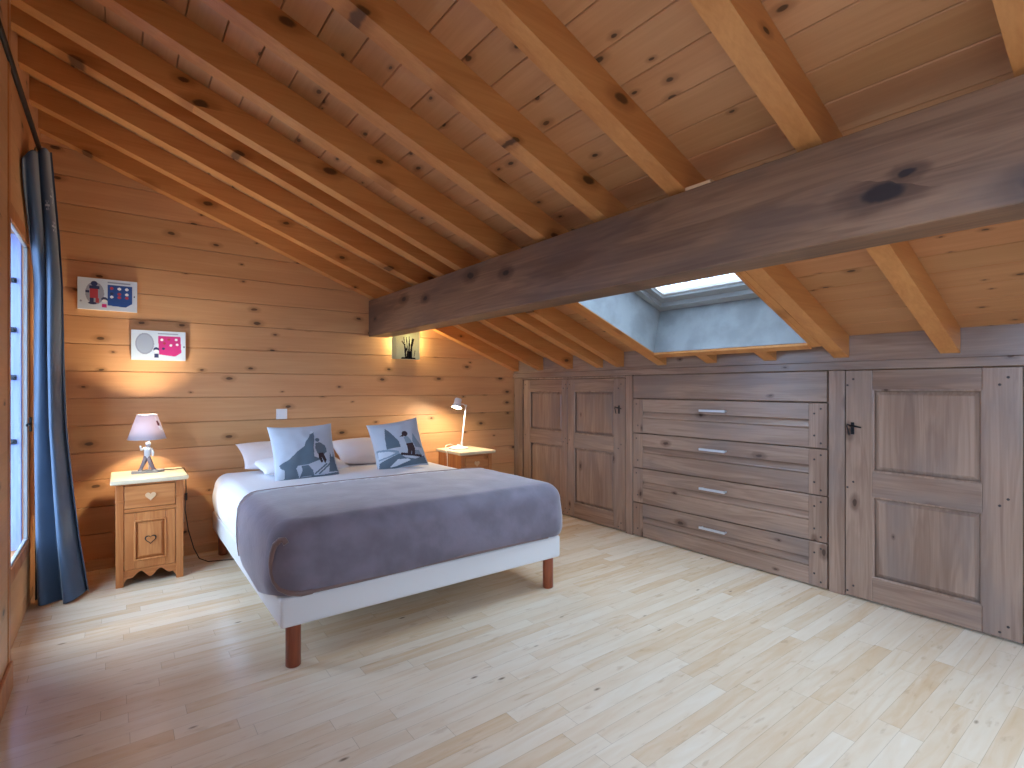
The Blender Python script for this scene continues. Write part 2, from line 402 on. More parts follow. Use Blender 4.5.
# wall behind the camera with an added glazed door
DX0, DX1, DZ1 = 2.15, 3.15, 1.85           # unseen glazed double door behind the camera, added for daylight
mb = MB()
for x0, x1, z0, z1 in ((XL - 0.1, DX0, 0, ZTOP), (DX1, XW + 0.1, 0, ZTOP), (DX0, DX1, DZ1, ZTOP)): mb.box((x0, YF - 0.15, z0), (x1, YF, z1))
struct(mb, 'wall_front', M['wall'])

# ceiling boards running along Y, grooved joints, with two skylight holes, the unseen one added
SKX0, SKX1 = 2.06, 3.165
HOLES = [(1.36, 2.436), (-1.35, -0.25)]
mb = MB(); P = 0.1321; x = 0.087 - 4 * P
while x < XW + 0.05:
    x0, x1 = x, x + P
    gp = 0.0045
    strips = []
    ys = [YF - 0.1] + [v for h in sorted(HOLES) for v in h] + [YB + 0.05]
    ys = [ys[0], ys[1] - 0.024, ys[2] + 0.024, ys[3] - 0.024, ys[4] + 0.024, ys[5]]
    solid = [(ys[0], ys[1]), (ys[2], ys[3]), (ys[4], ys[5])]; gaps = [(ys[1], ys[2]), (ys[3], ys[4])]
    def board(xa, xb, y0, y1):
        if xb - xa < 0.012: return
        h = 0.0045
        poly = [(xa + 0.0022, zc(xa) + 0.0015), (xa + gp, zc(xa + gp)), (xb - gp, zc(xb - gp)), (xb - 0.0022, zc(xb) + 0.0015), (xb - 0.0022, zc(xb) + 0.0225), (xa + 0.0022, zc(xa) + 0.0225)]
        mb.prism(poly, 'y', y0, y1)
    for s_ in solid: board(x0, x1, *s_)
    for s_ in gaps:
        if x0 < SKX0 - 0.024: board(x0, min(x1, SKX0 - 0.024), *s_)
        if x1 > SKX1 + 0.05: board(max(x0, SKX1 + 0.05), x1, *s_)
    x += P
struct(mb, 'ceiling', M['ceil'])
# roof deck above the boards (keeps daylight out of the board joints)
mb = MB()
def slab(xa, xb, y0, y1): mb.prism([(xa, zc(xa) + 0.024), (xb, zc(xb) + 0.024), (xb, zc(xb) + 0.06), (xa, zc(xa) + 0.06)], 'y', y0, y1)
yy = [YF - 0.2, HOLES[1][0], HOLES[1][1], HOLES[0][0], HOLES[0][1], YB + 0.2]
yy = [yy[0], yy[1] - 0.024, yy[2] + 0.024, yy[3] - 0.024, yy[4] + 0.024, yy[5]]
slab(XL - 0.4, XW + 0.2, yy[0], yy[1]); slab(XL - 0.4, XW + 0.2, yy[2], yy[3]); slab(XL - 0.4, XW + 0.2, yy[4], yy[5])
for a_, b_ in ((yy[1], yy[2]), (yy[3], yy[4])): slab(XL - 0.4, SKX0 - 0.024, a_, b_); slab(SKX1 + 0.055, XW + 0.2, a_, b_)
struct(mb, 'ceiling', M['ceil'])

# ------------------------------------------------------------------ skylights
def skylight(idx, y0, y1):
    r = bpy.data.objects.new('window_%d' % idx, None); C.objects.link(r); r['kind'] = 'structure'
    r.location = ((SKX0 + SKX1) / 2, (y0 + y1) / 2, zb((SKX0 + SKX1) / 2))
    H2 = 0.338                                     # height of the window frame above the rafter underside
    xb1 = SKX1 + 0.071
    zt = lambda x: zb(x) + H2
    t = 0.02
    mb = MB()                                      # lining
    mb.add([(SKX1, y0, zb(SKX1)), (SKX1, y1, zb(SKX1)), (xb1, y1, zt(xb1)), (xb1, y0, zt(xb1)),
            (SKX1 + t, y0, zb(SKX1)), (SKX1 + t, y1, zb(SKX1)), (xb1 + t, y1, zt(xb1)), (xb1 + t, y0, zt(xb1))],
           [(0,1,2,3), (4,7,6,5), (0,4,5,1), (3,2,6,7), (0,3,7,4), (1,5,6,2)])
    for ys, d in ((y0, -t), (y1, t)):
        pl = [(SKX0, zb(SKX0)), (SKX1, zb(SKX1)), (xb1, zt(xb1)), (SKX0, zt(SKX0))]
        mb.prism(pl, 'y', ys, ys + d)
    mb.box((SKX0 - t, y0, zb(SKX0)), (SKX0, y1, zt(SKX0)))
    mb.build('lining', M['well'], r)
    def ring(xa, xb, ya, yb, w, za, zb_, name, mat, we=None):
        """rectangular frame lying in the roof slope, band width w"""
        m = MB()
        def bar(xs, xe, ys, ye):
            m.prism([(xs, zt(xs) + za), (xe, zt(xe) + za), (xe, zt(xe) + zb_), (xs, zt(xs) + zb_)], 'y', ys, ye)
        bar(xa, xb, ya, ya + w); bar(xa, xb, yb - w, yb); bar(xa, xa + w, ya + w, yb - w); bar(xb - w, xb, ya + w, yb - w)
        return m.build(name, mat, r)
    ring(SKX0 - 0.02, xb1 + 0.02, y0 - 0.02, y1 + 0.02, 0.075, 0.0, 0.05, 'outer_frame', M['wellframe'])
    ring(SKX0 + 0.035, xb1 - 0.035, y0 + 0.035, y1 - 0.035, 0.075, 0.03, 0.075, 'sash', M['wellframe'])
    ring(SKX0 + 0.10, xb1 - 0.10, y0 + 0.10, y1 - 0.10, 0.022, 0.05, 0.085, 'gasket', M['wplastic'])
    m = MB(); xa, xb = SKX0 + 0.10, xb1 - 0.10
    m.prism([(xa, zt(xa) + 0.066), (xb, zt(xb) + 0.066), (xb, zt(xb) + 0.07), (xa, zt(xa) + 0.07)], 'y', y0 + 0.10, y1 - 0.10)
    m.build('pane', M['glass'], r)
    # pine trim boards around the hole, at the underside of the rafters
    m = MB()
    def tr(xs, xe, ys, ye, dz=0.022, e=0.0):
        m.prism([(xs, zb(xs) - e), (xe, zb(xe) - e), (xe, zb(xe) + dz), (xs, zb(xs) + dz)], 'y', ys, ye)
    tr(SKX0 - 0.05, SKX1 + 0.055, y0 - 0.053, y0 - 0.021, 0.126, 0.003); tr(SKX0 - 0.05, SKX1 + 0.055, y1 + 0.021, y1 + 0.053, 0.126, 0.003)
    tr(SKX0 - 0.05, SKX1 + 0.055, y0 - 0.021, y0 - 0.001, -0.001, 0.006); tr(SKX0 - 0.05, SKX1 + 0.055, y1 + 0.001, y1 + 0.021, -0.001, 0.006)
    tr(SKX1 + 0.002, SKX1 + 0.055, y0, y1, -0.001, 0.016); tr(SKX0 - 0.05, SKX0 - 0.021, y0, y1, 0.126, 0.003)
    m.build('pine_trim', M['rafter'], r)
    xm = (SKX0 + SKX1) / 2
    portal('daylight_portal', (xm, (y0 + y1) / 2, zt(xm) + 0.10), (-math.sin(math.atan(T)), 0, -math.cos(math.atan(T))), 1.15, 1.1)
skylight(2, *HOLES[0]); skylight(3, *HOLES[1])  # the second skylight is unseen, added to bring in more daylight

# ------------------------------------------------------------------ rafters and main beam
ords = ['first', 'second', 'third', 'fourth', 'fifth', 'sixth', 'seventh', 'eighth', 'ninth', 'tenth', 'eleventh', 'twelfth']
raf = [4.355, 3.955, 3.53, 3.15, 2.915, 2.49, 2.065, 1.645, 1.226, 0.725, 0.20]
def rafter_piece(m, xa, xb, y):
    m.prism([(xa, zb(xa)), (xb, zb(xb)), (xb, zb(xb) + 0.1265), (xa, zb(xa) + 0.1265)], 'y', y, y + 0.08)
for i, y in enumerate(raf):
    m = MB()
    if i in (6, 7):
        rafter_piece(m, XN, SKX0 - 0.052, y)
        stub = MB(); rafter_piece(stub, SKX1 + 0.057, XR + 0.003, y)
        tag(stub.build('rafter_stub', M['rafter']), 'short pine rafter end under the skylight lower edge, %s of the two' % ('left' if i == 6 else 'right'), 'rafter', 'rafter ends under the skylight')
    else: rafter_piece(m, XL if y > 2.9 else XN, XR + 0.003, y)
    o = m.build('rafter', M['rafter'])
    where = {0: 'close against it', 5: 'beside the skylight', 6: 'ending above the skylight',
             7: 'ending above the skylight', 8: 'beside the skylight', 9: 'over the cupboard past the drawers',
             10: 'the last one seen'}.get(i, '')
    tag(o, ('pine rafter, %s counting out from the plank wall%s' % (ords[i], (', ' + where) if where else '')), 'rafter', 'pine rafters under the roof')
mb = MB(); mb.bbox((1.769, YF, 1.667), (1.945, YB, 1.985), 0.006, 2)
tag(mb.build('roof_beam', M['beam']), 'massive dark-stained timber beam running the length of the room under the rafters', 'beam')
for y0, y1, x0, lab in ((1.105, 1.215, 1.772, 'pale wooden packing block on top of the big beam, left of the skylight-side rafter'),):
    mb = MB(); mb.bbox((x0, y0, 1.985), (x0 + 0.13, y1, 1.998), 0.002)
    tag(mb.build('packing_block', M['carve']), 'thin pale packing block on top of the big beam beside a rafter end', 'block')

# ------------------------------------------------------------------ trims along the fitted cupboards
mb = MB(); mb.bbox((XR - 0.012, YF, 1.318), (XR + 0.05, YB, 1.368), 0.005)
struct(mb, 'trim_1', M['cl_h'])
mb = MB(); mb.prism([(XR + 0.004, 1.366), (XR + 0.028, 1.366), (XR + 0.028, zc(XR + 0.028) - 0.001), (XR + 0.004, zc(XR + 0.004) - 0.001)], 'y', YF, YB)
struct(mb, 'trim_2', M['cl_h'])
# skirting on the plank wall and the near-left wall
mb = MB(); mb.bbox((-0.39, YB - 0.014, 0), (XR - 0.02, YB, 0.07), 0.004); struct(mb, 'baseboard_back', M['wall'])
mb = MB(); mb.bbox((XN, 2.56, 0), (XN + 0.014, 2.90, 0.11), 0.004); struct(mb, 'baseboard_left', M['jamb'])

# ------------------------------------------------------------------ fitted cupboards
def fbox(m, y0, y1, z0, z1, x0, x1, r=0.003): m.bbox((x0, y0, z0), (x1, y1, z1), r, 1)
F0 = XR          # face plane
def raised_panel(m, y0, y1, z0, z1, base, top, bev=0.022, mi=0):
    """panel: field stands out to 'top' with bevelled margins down to 'base' (smaller X = nearer the room)"""
    vs = [(base, y0, z0), (base, y1, z0), (base, y1, z1), (base, y0, z1),
          (top, y0 + bev, z0 + bev), (top, y1 - bev, z0 + bev), (top, y1 - bev, z1 - bev), (top, y0 + bev, z1 - bev)]
    m.add(vs, [(0,1,5,4), (1,2,6,5), (2,3,7,6), (3,0,4,7), (4,5,6,7), (0,3,2,1)], mi)
def peg(x, y, z, parent):
    m = MB(); m.lathe([(0.006, 0), (0.006, 0.0014), (0.004, 0.002)], (x + 0.0003, y, z), 12, axis=(-1, 0, 0)); m.build('peg', M['peg'], parent)
def cup_door(parent, y0, y1, z0, z1, sl, sr, key=None, mids=(0.601, 0.741), tops=0.11, bots=0.13, small_top=False):
    """framed door: stiles, rails, two raised panels; sl / sr widths of the stiles at high-Y / low-Y sides"""
    ya, yb = y0 + sr, y1 - sl
    m = MB()
    fbox(m, y1 - sl, y1, z0, z1, F0, F0 + 0.030); fbox(m, y0, y0 + sr, z0, z1, F0, F0 + 0.030)
    def hb(z_a, z_b, xf):
        m.bbox((xf, ya, z_a), (F0 + 0.030, yb, z_b), 0.003, 1, 1)
    hb(z1 - tops, z1, F0 + 0.001); hb(z0, z0 + bots, F0 + 0.001); hb(mids[0], mids[1], F0 - 0.001)
    for a_, b_ in ((z0 + bots, mids[0]), (mids[1], z1 - tops)):          # moulding round the recesses
        for p0, p1 in (((ya, a_), (yb, a_)), ((yb, a_), (yb, b_)), ((yb, b_), (ya, b_)), ((ya, b_), (ya, a_))):
            m.tube([(F0 + 0.010, p0[0], p0[1]), (F0 + 0.010, p1[0], p1[1])], 0.010, 8)
    d = m.build('door', [M['cl_v'], M['cl_h']], parent)
    for a_, b_ in ((z0 + bots, mids[0]), (mids[1], z1 - tops)):
        m = MB(); raised_panel(m, ya + 0.001, yb - 0.001, a_ + 0.001, b_ - 0.001, F0 + 0.026, F0 + 0.010, 0.03); m.build('panel', M['cl_v'], d)
    for yy_, zs in ((y1 - sl * 0.3, (z1 - 0.05, z0 + 0.06, (mids[0] + mids[1]) / 2)), (y0 + sr * 0.35, (z1 - 0.05, z0 + 0.06, (mids[0] + mids[1]) / 2 + 0.01))):
        for zz in zs:
            peg(F0, yy_, zz, d); peg(F0, yy_ + 0.03, zz - 0.035, d)
    if key:
        m = MB(); ky, kz = key
        m.bbox((F0 - 0.004, ky - 0.009, kz - 0.05), (F0 + 0.0005, ky + 0.009, kz + 0.02), 0.003)
        m.tube([(F0 - 0.003, ky, kz), (F0 - 0.030, ky, kz), (F0 - 0.036, ky - 0.008, kz + 0.002), (F0 - 0.036, ky - 0.055, kz - 0.006)], [0.006, 0.006, 0.006, 0.004], 10)
        m.tube([(F0 - 0.034, ky - 0.004, kz), (F0 - 0.034, ky + 0.016, kz + 0.01), (F0 - 0.033, ky + 0.018, kz - 0.004), (F0 - 0.032, ky + 0.006, kz - 0.05)], 0.0038, 8)
        m.build('latch', M['iron'], d)
    return d
def carcass(parent, y0, y1, posts):
    m = MB()
    m.box((F0 + 0.032, y0, 0.0), (F0 + 0.30, y0 + 0.016, 1.315)); m.box((F0 + 0.03, y1 - 0.016, 0.0), (F0 + 0.30, y1, 1.315))
    m.box((F0 + 0.285, y0, 0.0), (F0 + 0.30, y1, 1.315)); m.box((F0 + 0.032, y0, 0.0), (F0 + 0.30, y1, 0.012))
    m.box((F0 + 0.03, y0, 1.303), (F0 + 0.30, y1, 1.315))
    m.build('carcass', M['cl_v'], parent)
    m = MB()
    for a_, b_, z0, z1 in posts:
        m = MB(); fbox(m, a_, b_, z0, z1, F0 - 0.002, F0 + 0.03); m.build('frame_post', M['cl_v'], parent)
t = thing('cupboard', 'far built-in cupboard with two panelled doors beside the plank wall', 'cupboard', (XR, 3.66, 0))
carcass(t, 2.822, 4.43, [(4.285, 4.43, 0, 1.317), (2.822, 2.895, 0, 1.317), (2.895, 4.285, 1.300, 1.317)])
cup_door(t, 3.602, 4.268, 0.012, 1.296, 0.105, 0.075, mids=(0.66, 0.79), tops=0.115)
cup_door(t, 2.900, 3.598, 0.012, 1.296, 0.085, 0.125, key=(2.965, 1.045), mids=(0.66, 0.79))
t = thing('cupboard', 'built-in cupboard with one wide panelled door, past the drawers', 'cupboard', (XR, 0.86, 0))
carcass(t, 0.492, 1.334, [(1.249, 1.334, 0, 1.317)])
cup_door(t, 0.497, 1.244, 0.012, 1.314, 0.135, 0.145, key=(1.207, 0.995))
t = thing('cupboard', 'built-in cupboard with two doors, nearest the camera and mostly out of view', 'cupboard', (XR, -0.3, 0))
carcass(t, -1.1, 0.488, [(0.42, 0.488, 0, 1.317), (-1.1, -1.03, 0, 1.317)])
cup_door(t, -0.30, 0.414, 0.012, 1.314, 0.11, 0.11); cup_door(t, -1.024, -0.305, 0.012, 1.314, 0.11, 0.11)

t = thing('chest_of_drawers', 'built-in chest with four wide drawers and steel bar handles below the skylight', 'drawers', (XR, 2.08, 0))
carcass(t, 1.338, 2.820, [])
Y0, Y1 = 1.343, 2.816
m = MB(); fbox(m, Y0, Y1, 1.128, 1.316, F0 + 0.001, F0 + 0.024, 0.004); m.build('top_panel', M['cl_h'], t)
tops = [1.122, 0.842, 0.558, 0.275]; bots = [0.848, 0.564, 0.281, 0.008]
for zt_, zb_ in zip(tops, bots):
    m = MB()
    # top rail, then a long chamfer leading up to the raised field
    m.prism([(F0 + 0.030, zb_), (F0 + 0.006, zb_), (F0 + 0.003, zb_ + 0.004), (F0 + 0.003, zt_ - 0.158), (F0 + 0.009, zt_ - 0.154),
             (F0 + 0.001, zt_ - 0.148), (F0 + 0.002, zt_ - 0.140), (F0 + 0.018, zt_ - 0.112), (F0 + 0.024, zt_ - 0.104), (F0 + 0.002, zt_ - 0.100), (F0 + 0.001, zt_ - 0.097), (F0 + 0.001, zt_ - 0.004), (F0 + 0.004, zt_), (F0 + 0.030, zt_)], 'y', Y0 + 0.105, Y1 - 0.100)
    d = m.build('drawer', M['cl_h'], t)
    for a_, b_ in ((Y0, Y0 + 0.105), (Y1 - 0.100, Y1)):
        m = MB(); fbox(m, a_, b_, zb_, zt_, F0, F0 + 0.030); m.build('end_stile', M['cl_v'], d)
    for py, pz in ((Y0 + 0.035, zt_ - 0.035), (Y0 + 0.072, zt_ - 0.065), (Y0 + 0.072, zb_ + 0.075), (Y0 + 0.035, zb_ + 0.03), (Y1 - 0.035, zt_ - 0.04), (Y1 - 0.05, zb_ + 0.06)):
        peg(F0, py, pz, d)
    m = MB(); hz = zt_ - 0.072
    m.box((F0 + 0.001, 1.988, hz - 0.005), (F0 - 0.026, 1.998, hz + 0.005)); m.box((F0 + 0.001, 2.170, hz - 0.005), (F0 - 0.026, 2.180, hz + 0.005))
    m.bbox((F0 - 0.036, 1.983, hz - 0.008), (F0 - 0.024, 2.185, hz + 0.008), 0.002)
    m.build('handle', M['steel'], d, label='slim steel bar handle')

# ------------------------------------------------------------------ window in the left wall, added daylight window and glazed door
def rect_frame(m, x0, x1, y0, y1, z0, z1, w):
    m.bbox((x0, y0, z0), (x1, y0 + w, z1), 0.004); m.bbox((x0, y1 - w, z0), (x1, y1, z1), 0.004)
    m.bbox((x0, y0 + w, z0), (x1, y1 - w, z0 + w), 0.004); m.bbox((x0, y0 + w, z1 - w), (x1, y1 - w, z1), 0.004)
w1 = bpy.data.objects.new('window_1', None); C.objects.link(w1); w1.location = (XL, (WY0 + WY1) / 2, WZ0); w1['kind'] = 'structure'
m = MB(); rect_frame(m, XL - 0.020, XL + 0.002, WY0, WY1, WZ0, WZ1, 0.075); m.bbox((XL - 0.020, WY1 - 0.135, WZ0 + 0.075), (XL + 0.001, WY1 - 0.075, WZ1 - 0.075), 0.003); m.build('frame', M['jamb'], w1)
m = MB(); rect_frame(m, XL - 0.020, XL - 0.004, WY0 + 0.075, WY1 - 0.135, WZ0 + 0.075, WZ1 - 0.075, 0.010); m.build('glazing_bead', M['wellframe'], w1)
m = MB(); m.box((XL - 0.016, WY0 + 0.08, WZ0 + 0.08), (XL - 0.013, WY1 - 0.14, WZ1 - 0.08)); m.build('pane', M['glass2'], w1)
d3 = bpy.data.objects.new('window_4', None); C.objects.link(d3); d3.location = (XN, (LY0 + LY1) / 2, 0); d3['kind'] = 'structure'  # out-of-view window put in as a daylight source
m = MB(); rect_frame(m, XN - 0.12, XN - 0.02, LY0, LY1, LZ0, LZ1, 0.07); m.bbox((XN - 0.10, -0.19, LZ0 + 0.07), (XN - 0.03, -0.11, LZ1 - 0.07), 0.004); m.build('frame', M['jamb'], d3)
m = MB(); m.box((XN - 0.08, LY0 + 0.06, LZ0 + 0.06), (XN - 0.075, LY1 - 0.06, LZ1 - 0.06)); m.build('pane', M['glass'], d3)
portal('daylight_portal', (XN - 0.15, (LY0 + LY1) / 2, (LZ0 + LZ1) / 2), (1, 0, 0), LY1 - LY0, LZ1 - LZ0)
# boarded shutter leaf folded open in the window reveal
t = thing('shutter', 'daylight-tinted boarded shutter leaf with black fittings, folded open outside the window', 'shutter', (-0.70, WY1 - 0.16, WZ0))
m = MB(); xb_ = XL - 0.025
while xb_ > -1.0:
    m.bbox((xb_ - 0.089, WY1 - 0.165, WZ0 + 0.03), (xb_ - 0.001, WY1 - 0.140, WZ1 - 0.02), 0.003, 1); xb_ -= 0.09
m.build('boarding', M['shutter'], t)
for zz in (1.80, 1.53, 1.27, 0.92):
    m = MB(); m.bbox((-0.62, WY1 - 0.172, zz - 0.014), (XL - 0.045, WY1 - 0.164, zz + 0.014), 0.003)
    m.lathe([(0.010, 0), (0.010, 0.016), (0.006, 0.020)], (XL - 0.056, WY1 - 0.170, zz), 12, axis=(0, -1, 0)); m.build('strap_hinge', M['iron'], t)
m = MB(); m.bbox((XL + 0.001, 3.80, 1.005), (XL + 0.010, 3.93, 1.02), 0.003); m.bbox((XL + 0.001, 3.925, 0.97), (XL + 0.012, 3.95, 1.05), 0.003)
m.build('window_bolt', M['iron'], w1)
d2 = bpy.data.objects.new('added_door_1', None); C.objects.link(d2); d2.location = ((DX0 + DX1) / 2, YF, 0); d2['kind'] = 'structure'  # out-of-view glazed door, added to let daylight in from behind
m = MB(); w_ = 0.07
for xa, xb, za, zb2 in ((DX0, DX0 + w_, 0, DZ1), (DX1 - w_, DX1, 0, DZ1), (DX0, DX1, DZ1 - w_, DZ1), (DX0, DX1, 0, 0.09), (2.63, 2.67, 0, DZ1)):
    m.bbox((xa, YF - 0.11, za), (xb, YF - 0.03, zb2), 0.004)
m.build('frame', M['jamb'], d2)
m = MB(); m.box((DX0 + 0.05, YF - 0.072, 0.08), (DX1 - 0.05, YF - 0.068, DZ1 - 0.06)); m.build('pane', M['glass'], d2)
portal('daylight_portal', ((DX0 + DX1) / 2, YF - 0.13, DZ1 / 2), (0, 1, 0), DX1 - DX0, DZ1)
portal('daylight_portal', (XL - 0.12, (WY0 + WY1) / 2, (WZ0 + WZ1) / 2), (1, 0, 0), WY1 - WY0, WZ1 - WZ0)
# upright post closing the near-left wall
mb = MB(); mb.bbox((XL, 2.875, 0), (XN + 0.004, 2.925, zb(XN) - 0.002), 0.004); struct(mb, 'trim_3', M['jamb'])

# ------------------------------------------------------------------ curtain on its rod
rod = thing('curtain_rod', 'dark curtain rod running along the left wall above the window', 'curtain rod', (-0.345, 4.0, 2.53))
m = MB(); m.tube([(-0.345, 2.3, 2.53), (-0.345, 4.16, 2.53)], 0.011, 14); m.build('pole', M['iron'], rod)
m = MB(); m.sphere((-0.345, 4.175, 2.53), 0.022); m.build('finial', M['iron'], rod)
for yk in (2.95, 4.12):
    m = MB(); m.tube([(XL if yk > 2.9 else XL, yk, 2.545), (-0.36, yk, 2.545), (-0.345, yk, 2.53)], 0.007, 8)
    m.build('bracket', M['iron'], rod)
cur = thing('curtain', 'blue-grey floor-length curtain bunched in the corner beside the window', 'curtain', (-0.28, 3.95, 0))
def lerp_tab(tab, z):
    for (z0, v0), (z1, v1) in zip(tab, tab[1:]):
        if z <= z1: 
            t_ = (z - z0) / (z1 - z0); return v0 + (v1 - v0) * max(0, t_)
    return tab[-1][1]
xr_t = [(0.0, -0.120), (0.12, -0.135), (0.35, -0.165), (0.6, -0.19), (1.0, -0.225), (1.4, -0.238), (1.8, -0.245), (2.1, -0.262), (2.57, -0.300)]
xl_t = [(0, -0.389), (2.57, -0.389)]
NZ, NU = 230, 130
vs = []; fs = []; cm = []
cfl = [((0.78, 2.30), 0.055), ((0.66, 2.24), 0.03), ((0.84, 2.20), 0.028), ((0.74, 2.13), 0.035)]
for j in range(NZ + 1):
    z = 0.012 + (2.57 - 0.012) * j / NZ; z_ = z
    xr = lerp_tab(xr_t, z); xl = lerp_tab(xl_t, z); q = z / 2.57
    for i in range(NU + 1):
        u = i / NU
        am = (0.035 + 0.03 * (1 - q)) * (0.35 + 0.65 * math.sin(u * math.pi))
        # folds: pleats that stand along Y while running across X
        y = 3.96 - 0.10 * math.sin(u * math.pi) * (0.4 + 0.6 * (1 - q)) + am * math.sin(u * math.pi * 5.0 + 0.6 + 0.5 * math.sin(z * 1.7)) \
            + 0.015 * math.sin(u * 23 + z * 2.2) * (1 - q)
        tt = min(1, max(0, (z - 1.75) / 0.8)); y += 0.03 * q - 0.46 * (1 - u) ** 1.3 * tt * tt * (3 - 2 * tt) * 0.9
        xx = xl + (xr - xl) * (u + 0.07 * math.sin(u * 2 * math.pi * 2.5 + 1.0 + z * 0.6))
        xx = max(xx, XL + 0.006)
        vs.append((xx, y, z - 0.20 * (1 - u) ** 1.5 * max(0, (z - 1.6) / 0.97) ** 2 + (0.010 * math.sin(u * 9) if j == 0 else 0)))
for j in range(NZ):
    for i in range(NU):
        a_ = j * (NU + 1) + i; fs.append((a_, a_ + 1, a_ + NU + 2, a_ + NU + 1))
        uu, zz_ = (i + 0.5) / NU, 2.57 * (j + 0.5) / NZ; hit = 0
        for (cu, cz_), r_ in cfl:
            dx_, dz_ = (uu - cu) * 0.9, zz_ - cz_; rr_ = math.hypot(dx_, dz_)
            if rr_ < r_ and (rr_ < 0.2 * r_ or abs(math.sin(3 * math.atan2(dz_, dx_))) < 0.42): hit = 1
        cm.append(hit)
m = MB(); m.add(vs, fs, 0, True); m.m = cm; fab = m.build('fabric', [M['curtain'], M['silver']], cur)
sm = fab.modifiers.new('thickness', 'SOLIDIFY'); sm.thickness = 0.003; sm.offset = 0
for u in (0.25, 0.55, 0.85):
    m = MB()
    m.lathe([(0.017, -0.004), (0.024, -0.004), (0.024, 0.004), (0.017, 0.004), (0.017, -0.004)], (-0.345, 3.80 + 0.3 * u, 2.53), 18, axis=(0.25, 1, 0), cap=False)
    m.build('eyelet', M['steel'], cur)

# ------------------------------------------------------------------ bed
def rr_outline(hx, hy, rc, cx, cy, z, nc=10, ns=24):
    rc = max(0.003, min(rc, hx - 0.001, hy - 0.001)); out = []
    cs = [(hx - rc, hy - rc, 0), (-(hx - rc), hy - rc, 90), (-(hx - rc), -(hy - rc), 180), (hx - rc, -(hy - rc), 270)]
    for q, (ax_, ay_, a0) in enumerate(cs):
        for k in range(nc + 1):
            t_ = math.radians(a0 + 90 * k / nc); out.append((cx + ax_ + rc * math.cos(t_), cy + ay_ + rc * math.sin(t_), z))
        nx = cs[(q + 1) % 4]; t_ = math.radians(a0 + 90)
        p0 = Vector(out[-1]); t2 = math.radians(nx[2]); p1 = Vector((cx + nx[0] + rc * math.cos(t2), cy + nx[1] + rc * math.sin(t2), z))
        for k in range(1, ns): out.append(tuple(p0.lerp(p1, k / ns)))
    return out
def soft_block(x0, x1, y0, y1, z0, z1, rc, rt, rb, puff=0.0, noise_amp=0.0, bulge=0.0, seed=0, shell=False):
    """mattress-like block: rounded plan corners rc, rounded top edge rt, rounded bottom edge rb"""
    cx, cy, hx, hy = (x0 + x1) / 2, (y0 + y1) / 2, (x1 - x0) / 2, (y1 - y0) / 2
    prof = []
    for k in range(9):
        t_ = math.pi / 2 * k / 8; prof.append((rb * (1 - math.sin(t_)), z0 + rb * (1 - math.cos(t_))))
    for k in range(1, 8):
        s_ = k / 8; prof.append((-bulge * math.sin(math.pi * s_), z0 + rb + (z1 - z0 - rb - rt) * s_))
    for k in range(11):
        t_ = math.pi / 2 * k / 10; prof.append((rt * (1 - math.cos(t_)), z1 - rt + rt * math.sin(t_)))
    nr = 22
    for k in range(1, nr + 1): prof.append((rt + (min(hx, hy) - 0.03 - rt) * k / nr, z1))
    vs = []; rings = []
    for ins, z in prof:
        ring = rr_outline(hx - ins, hy - ins, rc - ins, cx, cy, z)
        rings.append(ring)
    n_ = len(rings[0]); top0 = z1
    for (ins, z), ring in zip(prof, rings):
        for p in ring:
            v = Vector(p)
            e = min(hx - abs(v.x - cx), hy - abs(v.y - cy))
            v.z += puff * (1 - math.exp(-max(0, e) / 0.25)) * ((z - z0) / (z1 - z0)) ** 4
            if noise_amp:
                d = mnoise.noise_vector(v * 5.0 + Vector((seed, 0, 0))) + 0.5 * mnoise.noise_vector(v * 13.0 + Vector((0, seed, 0)))
                v += d * noise_amp
            vs.append(v)
    fs = []
    for j in range(len(rings) - 1):
        for k in range(n_): fs.append((j * n_ + k, j * n_ + (k + 1) % n_, (j + 1) * n_ + (k + 1) % n_, (j + 1) * n_ + k))
    fs.append(list(range((len(rings) - 1) * n_, len(rings) * n_)))
    if not shell: fs.append(list(range(n_))[::-1])
    return vs, fs
BX0, BX1, BY0, BY1 = 0.55, 2.152, 2.35, 4.36
bed = thing('bed', 'double bed with white upholstered base and reddish round legs', 'bed', (1.35, 3.35, 0))
m = MB(); m.bbox((BX0, BY0, 0.184), (BX1, BY1, 0.315), 0.014, 3); m.build('bed_base', M['white'], bed)
for lx, ly in ((BX0 + 0.062, BY0 + 0.045), (BX1 - 0.062, BY0 + 0.045), (BX0 + 0.062, BY1 - 0.06), (BX1 - 0.062, BY1 - 0.06)):
    m = MB(); m.lathe([(0.029, 0), (0.032, 0.004), (0.032, 0.185)], (lx, ly, 0), 28); m.build('leg', M['leg'], bed)
vs, fs = soft_block(BX0 - 0.002, BX1 - 0.002, BY0 + 0.015, BY1 - 0.02, 0.316, 0.590, 0.10, 0.085, 0.03, puff=0.012, noise_amp=0.0025, bulge=0.012)
m = MB(); m.add(vs, fs, 0, True); m.build('mattress', M['sheet'], bed, label='mattress in a white fitted sheet')
